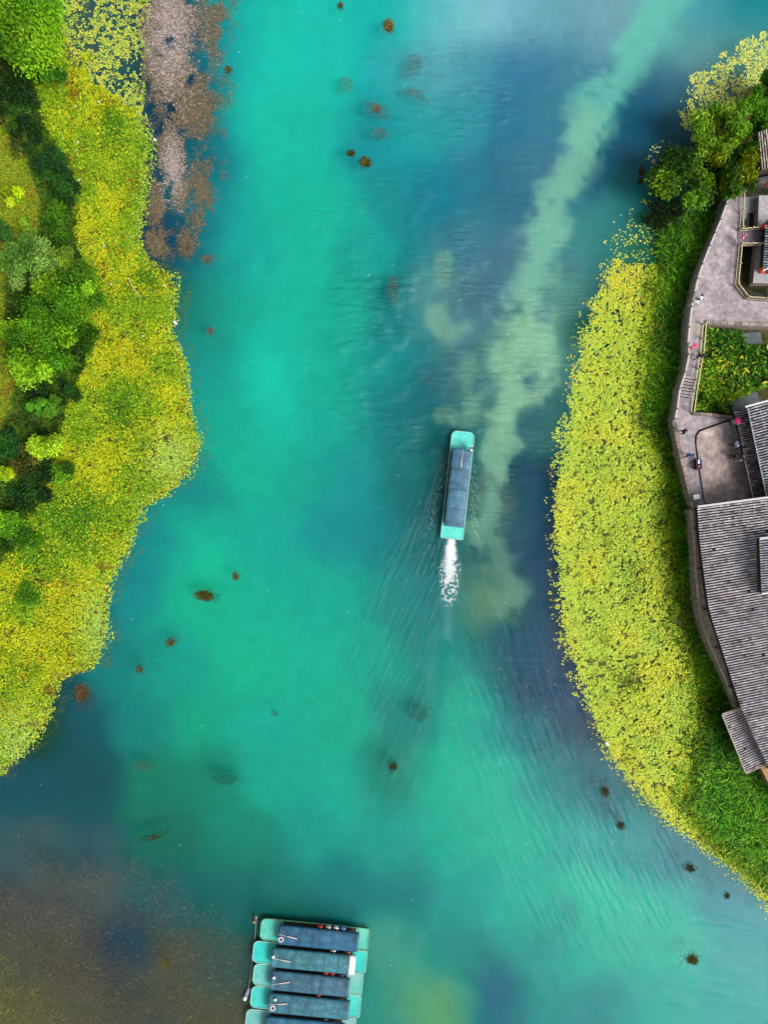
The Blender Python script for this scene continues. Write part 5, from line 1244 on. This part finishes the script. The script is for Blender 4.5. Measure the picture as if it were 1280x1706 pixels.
m = MB(); m.tube([P(427, 1532, .45), P(424.5, 1560, .25), P(421, 1590, .12), P(417.5, 1625, .15), P(414, 1646, .3)], .045, 6)
tag(m.build('mooring_rope', mat('rope', S(96, 110, 110, K), .9, S(140, 150, 140, K), 9)), 'grey rope stretched past the bows of the moored row', 'rope')

# ------------------------------------------------------------------ wake foam
n = 90000
s = RNG.uniform(-2, 112, n) ** 1.0; cen = np.array([752.0, 899.0]); sd_ = np.array([-4.0, 98.0]) / 98.08
hwid = 5 + 13 * np.clip(s / 50, 0, 1) - 6 * np.clip((s - 60) / 50, 0, 1)
t = RNG.normal(0, .55, n) * hwid
x = cen[0] + sd_[0] * s + sd_[1] * t; y = cen[1] + sd_[1] * s - sd_[0] * t
core = np.exp(-(t / (4.5 + .05 * s)) ** 2) * np.clip((72 - s) / 45, 0, 1) * np.clip(fbm(x, y, 9, 122, 2) * 2.6 - .55, 0, 1)
lace = np.clip(1 - np.abs(fbm(x, y, 8, 121, 2) - .5) * 11, 0, 1) * np.clip((112 - s) / 70, 0, 1) * np.clip(1.6 - np.abs(t) / (hwid * .75), 0, 1)
keep = RNG.random(n) < np.clip(core * .9 + lace * .6, 0, 1)
x, y = x[keep], y[keep]; n = len(x); q = Pxy(np.stack([x, y], 1))
M_FOAM = mat('foam', S(225, 235, 238, K), .7, S(248, 252, 252, K), 12)
o = leaves('foam', q[:, 0], q[:, 1], RNG.uniform(.02, .08, n), RNG.uniform(.02, .06, n), np.ones((n, 3)) * .8, M_FOAM, tilt=.12, elong=RNG.uniform(1, 2.4, n))
tag(o, 'white propeller foam trailing behind the moving boat', 'foam', kind='stuff')
# thin broken crests of the bow wave
V = []; X, Y, SZ, YW, EL = [], [], [], [], []
for side in (-1, 1):
    for k in range(14):
        s0 = 30 + k * 9 + random.uniform(-3, 3); ln = random.uniform(16, 34)
        for j in range(26):
            if random.random() < .62: continue
            s_1 = s0 + ln * j / 26; tt = 15 + (s0 - 30) * .12 + (s_1 - s0) * .62
            X.append(772 + ax[0] * s_1 + lat[0] * tt * -side); Y.append(725 + ax[1] * s_1 + lat[1] * tt * -side)
            SZ.append(random.uniform(.02, .05)); EL.append(random.uniform(4, 9)); YW.append(math.atan2(-(ax[1] + lat[1] * -side * .62), ax[0] + lat[0] * -side * .62))
q = Pxy(np.stack([X, Y], 1)); n = len(X)
o = leaves('foam', q[:, 0], q[:, 1], np.full(n, .012), np.array(SZ), np.ones((n, 3)) * .8, mat('thin_foam', S(140, 190, 180, K), .5, S(190, 220, 212, K), 6), tilt=.06, elong=np.array(EL), yaw=np.array(YW))
tag(o, 'thin broken wave crests spreading from the moving boat bow', 'foam', kind='stuff')

# ------------------------------------------------------------------ water weed clumps
W_OL = [(58, 62, 14), (78, 76, 20), (44, 48, 14)]; W_BR = [(76, 74, 36), (92, 86, 44), (64, 62, 32)]; W_DK = [(40, 50, 30), (56, 60, 36), (34, 44, 34)]; W_RD = [(98, 86, 70), (86, 78, 62), (112, 98, 80)]
def weed(px, py, rx, ry, rot, depth, pal, dens, label):
    nn = int(rx * ry * dens * 1.5) + 12; c0 = P(px, py, 0)
    r = RNG.random(nn) ** .65 * (1 + .25 * RNG.normal(0, 1, nn).clip(-1.5, 1.5)); a = RNG.uniform(0, 2 * np.pi, nn)
    ir = 1 + .35 * (fbm(np.cos(a) * 30 + px, np.sin(a) * 30 + py, 16, 131) - .5) * 2
    ns = random.randint(4, 6); sc = np.array([(random.uniform(-.6, .6) * min(1, rx / 16), random.uniform(-.6, .6) * min(1, ry / 16)) for _ in range(ns)]); sc[0] = 0
    ks = RNG.integers(0, ns, nn); rs = np.array([random.uniform(.25, .55) for _ in range(ns)])[ks]
    uu = sc[ks, 0] + RNG.normal(0, .75, nn) * rs; vv = sc[ks, 1] + RNG.normal(0, .75, nn) * rs; r = np.hypot(uu, vv)
    u, v = uu * rx / PPM, vv * ry / PPM; ca, sa = math.cos(math.radians(rot)), math.sin(math.radians(rot))
    X, Y = u * ca - v * sa, -(u * sa + v * ca)
    top, bot = depth
    Z = top - (top - bot) * np.clip(r, 0, 1.3) ** 1.5 * RNG.uniform(.5, 1.3, nn)
    root = blades('water_weed', X, Y, Z - .02, RNG.uniform(.18, .46, nn), RNG.uniform(.07, .15, nn), pick(pal, nn, jit=.3), LEAF, lean=1.1, curl=.7, seg=2)
    root.location = (c0.x, c0.y, 0)
    tag(root, label, 'water weed', 'weed clumps in the lake')
WD = [
    (341, 992, 18, 10, 8, (.06, -.25), W_OL, 4, 'dark olive weed clump, largest in the left half of open water'),
    (393, 960, 6, 8, 20, (.03, -.4), W_BR, 4, 'small brown weed speck just above the dark olive clump'),
    (285, 1070, 12, 8, -30, (.0, -.5), W_BR, 4, 'blurry brown weed clump between the dark olive clump and the shore'),
    (233, 1115, 7, 9, 0, (-.03, -.6), W_BR, 4, 'faint small brown weed clump below the blurry brown one'),
    (136, 1152, 17, 24, 25, (.03, -.35), [(84, 66, 36), (70, 56, 32), (98, 78, 44)], 3, 'broad brown weed patch touching the tree lined shore'),
    (648, 45, 11, 14, 10, (.05, -.3), W_BR + [(150, 120, 40)], 4, 'tan weed clump near the top of the lake'),
    (567, 10, 5, 6, 0, (.03, -.4), W_BR, 4, 'tiny brown weed speck at the top edge of the lake'),
    (585, 256, 9, 5, 0, (.04, -.3), W_OL, 4, 'small dark weed clump beside an olive one'),
    (609, 272, 11, 11, 30, (.06, -.3), W_OL + [(110, 104, 18)], 4, 'olive green weed clump in the upper lake'),
    (628, 182, 18, 13, 30, (-.02, -.6), W_RD, 3, 'loose reddish weed patch above the olive green clump'),
    (632, 220, 17, 11, 0, (-.12, -.8), W_RD, 3, 'paler reddish weed patch right below the loose one'),
    (692, 155, 20, 8, 25, (-.1, -.8), W_RD, 3, 'faint streaky weed patch between tan clump and reddish patch'),
    (690, 105, 16, 18, 0, (-.25, -.9), W_RD, 2.5, 'very faint weed patch below the tan clump'),
    (575, 135, 11, 12, 0, (-.25, -.9), W_RD, 2.5, 'dim weed smudge to the side of the reddish patches'),
    (655, 478, 11, 22, 0, (-.12, -.8), W_RD, 3, 'faint brownish weed streak at mid lake above the boat'),
    (1155, 1599, 14, 11, 35, (.05, -.4), W_OL, 4, 'dark weed clump in the lower corner of the lake'),
    (1152, 1446, 13, 9, 20, (-.0, -.5), W_DK, 4, 'dark weed clump just off the lime yellow mat'),
    (1008, 1318, 10, 18, -15, (-.02, -.5), W_DK, 4, 'elongated dark weed strip along the lime yellow mat'),
    (1035, 1375, 9, 20, -30, (-.04, -.6), W_DK, 4, 'slanting dark weed strip next to the elongated one'),
    (655, 1276, 10, 12, 0, (-.03, -.6), W_DK, 4, 'dark weed clump below the boat wake'),
    (702, 1190, 18, 14, 0, (-.2, -.9), W_DK, 3, 'dim weed patch inside the fading wake'),
    (370, 1300, 24, 9, 10, (-.2, -.9), W_DK, 3, 'dim flat weed patch in the lower lake'),
    (236, 1279, 16, 8, 0, (-.2, -.9), W_RD, 3, 'dim reddish weed patch near the lower shore'),
    (255, 1395, 26, 5, -18, (-.05, -.6), W_OL, 3, 'thin slanting weed streak above the brown shallows'),
    (1212, 1492, 5, 5, 0, (-.0, -.5), W_DK, 4, 'tiny dark weed speck off the end of the lime yellow mat'),
    (310, 412, 14, 20, 0, (.06, -.3), W_RD, 4, 'round reddish weed tuft in the inlet below the dead weed raft'),
    (345, 432, 16, 12, 0, (-.05, -.6), W_RD, 3, 'softer reddish weed next to the round tuft'),
    (350, 551, 7, 7, 0, (-.02, -.6), W_RD, 3, 'lone small reddish weed spot off the leafy point'),
    (380, 116, 9, 10, 0, (.0, -.4), W_BR, 3, 'small brown tuft drifting outside the dead weed raft'),
    (276, 1604, 12, 14, 0, (-.02, -.5), [(96, 92, 34), (80, 78, 30)], 3, 'yellowish weed tuft in the brown shallows'),
    (457, 1188, 8, 4, 20, (-.1, -.7), W_OL, 3, 'very small weed smear in the middle of the lower lake'),
    (1047, 262, 0.1, 0.1, 0, (0, -.1), W_DK, 1, ''),
]
for a in WD:
    if a[-1]: weed(*a)
m_ = [(1070, 287, 5, 8), (1068, 303, 5, 5)]
for i, (a, b, c, d) in enumerate(m_): weed(a, b, c, d, 0, (.05, -.2), W_OL, 5, ('dark green tuft in the inlet beside the round yellow green tree', 'lower dark tuft in the inlet near the round yellow green tree')[i])
# weed carpet of the lower-corner shallows
SH = [(-60, 1400), (120, 1330), (330, 1460), (420, 1560), (420, 1780), (-60, 1780)]
x, y = scatter(SH, 75, 60); n = len(x); d = seg_dist(SH, x, y, True)
k = (fbm(x, y, 40, 141) + RNG.normal(0, .1, n) + np.clip((y - 1500) / 900, -.2, .2) > .5) & (RNG.random(n) < np.clip(d / 90, 0, 1)); x, y = x[k], y[k]; n = len(x); q = Pxy(np.stack([x, y], 1))
blv = gauss(x, y, 225, 1580, 40, 40)
k = RNG.random(n) > blv; x, y, q = x[k], y[k], q[k]; n = len(x)
o = blades('weed_carpet', q[:, 0], q[:, 1], RNG.uniform(-.5, -.06, n), RNG.uniform(.25, .6, n), RNG.uniform(.04, .10, n), pick([(126, 104, 90), (96, 84, 78), (122, 116, 92), (70, 62, 62), (62, 66, 64)], n, jit=.3), LEAF, lean=1.2, curl=.6, seg=2, yaw=RNG.normal(.5, .7, n))
tag(o, 'brown weed carpet under water in the shallow corner', 'weed carpet', kind='stuff')
YC = [(-60, 1560), (20, 1590), (60, 1640), (110, 1690), (110, 1780), (-60, 1780)]
x, y = scatter(YC, 26); k = fbm(x, y, 22, 143) > .5; x, y = x[k], y[k]; n = len(x); q = Pxy(np.stack([x, y], 1))
o = blades('weed_carpet', q[:, 0], q[:, 1], RNG.uniform(-.3, -.05, n), RNG.uniform(.15, .4, n), RNG.uniform(.05, .1, n), pick([(150, 150, 60), (120, 120, 46), (165, 158, 86)], n, jit=.3), LEAF, lean=1.2, seg=2)
tag(o, 'yellowish weed just under the surface at the lowest corner', 'weed carpet', kind='stuff')
# drifting leaves and flecks on the open water
x = RNG.uniform(0, 1280, 420); y = RNG.uniform(0, 1706, 420)
k = ~inside(MAT_L, x, y) & ~inside(MAT_R, x, y) & ~inside(REED, x, y) & (x < 1100) & ~inside(LAND_L, x, y) & (RNG.random(420) < .4)
x, y = x[k], y[k]; n = len(x); q = Pxy(np.stack([x, y], 1))
o = leaves('floating_leaves', q[:, 0], q[:, 1], np.full(n, .015), RNG.uniform(.04, .12, n), pick([(225, 225, 190), (200, 190, 110), (160, 170, 80)], n), PAD, tilt=.05)
tag(o, 'single leaves and flecks drifting on open water', 'leaves', kind='stuff')
# pale litter and a dead stick in the left mat
sp = [(130, 237, .2), (128, 250, .15), (132, 301, .25), (165, 170, .2), (125, 177, .18), (173, 410, .2), (258, 233, .35), (238, 560, .2), (292, 538, .45), (185, 474, .2), (275, 476, .2), (1012, 1239, .4)]
m = MB()
for a, b, r in sp: m.box(P(a, b, .45), (r, r * .6, .06), random.uniform(0, 3))
tag(m.build('litter', M_WHITE), 'pale scraps of litter caught on the floating mats', 'litter', kind='stuff')
m = MB(); m.tube([P(213, 463, .5), P(222, 480, .55), P(233, 496, .5)], [.06, .05, .03], 6)
tag(m.build('dead_branch', M_YRAIL), 'bleached dead branch lying on the yellow green mat', 'branch')
for o in list(bpy.data.objects):
    if 'L' in o.keys(): del o['L']
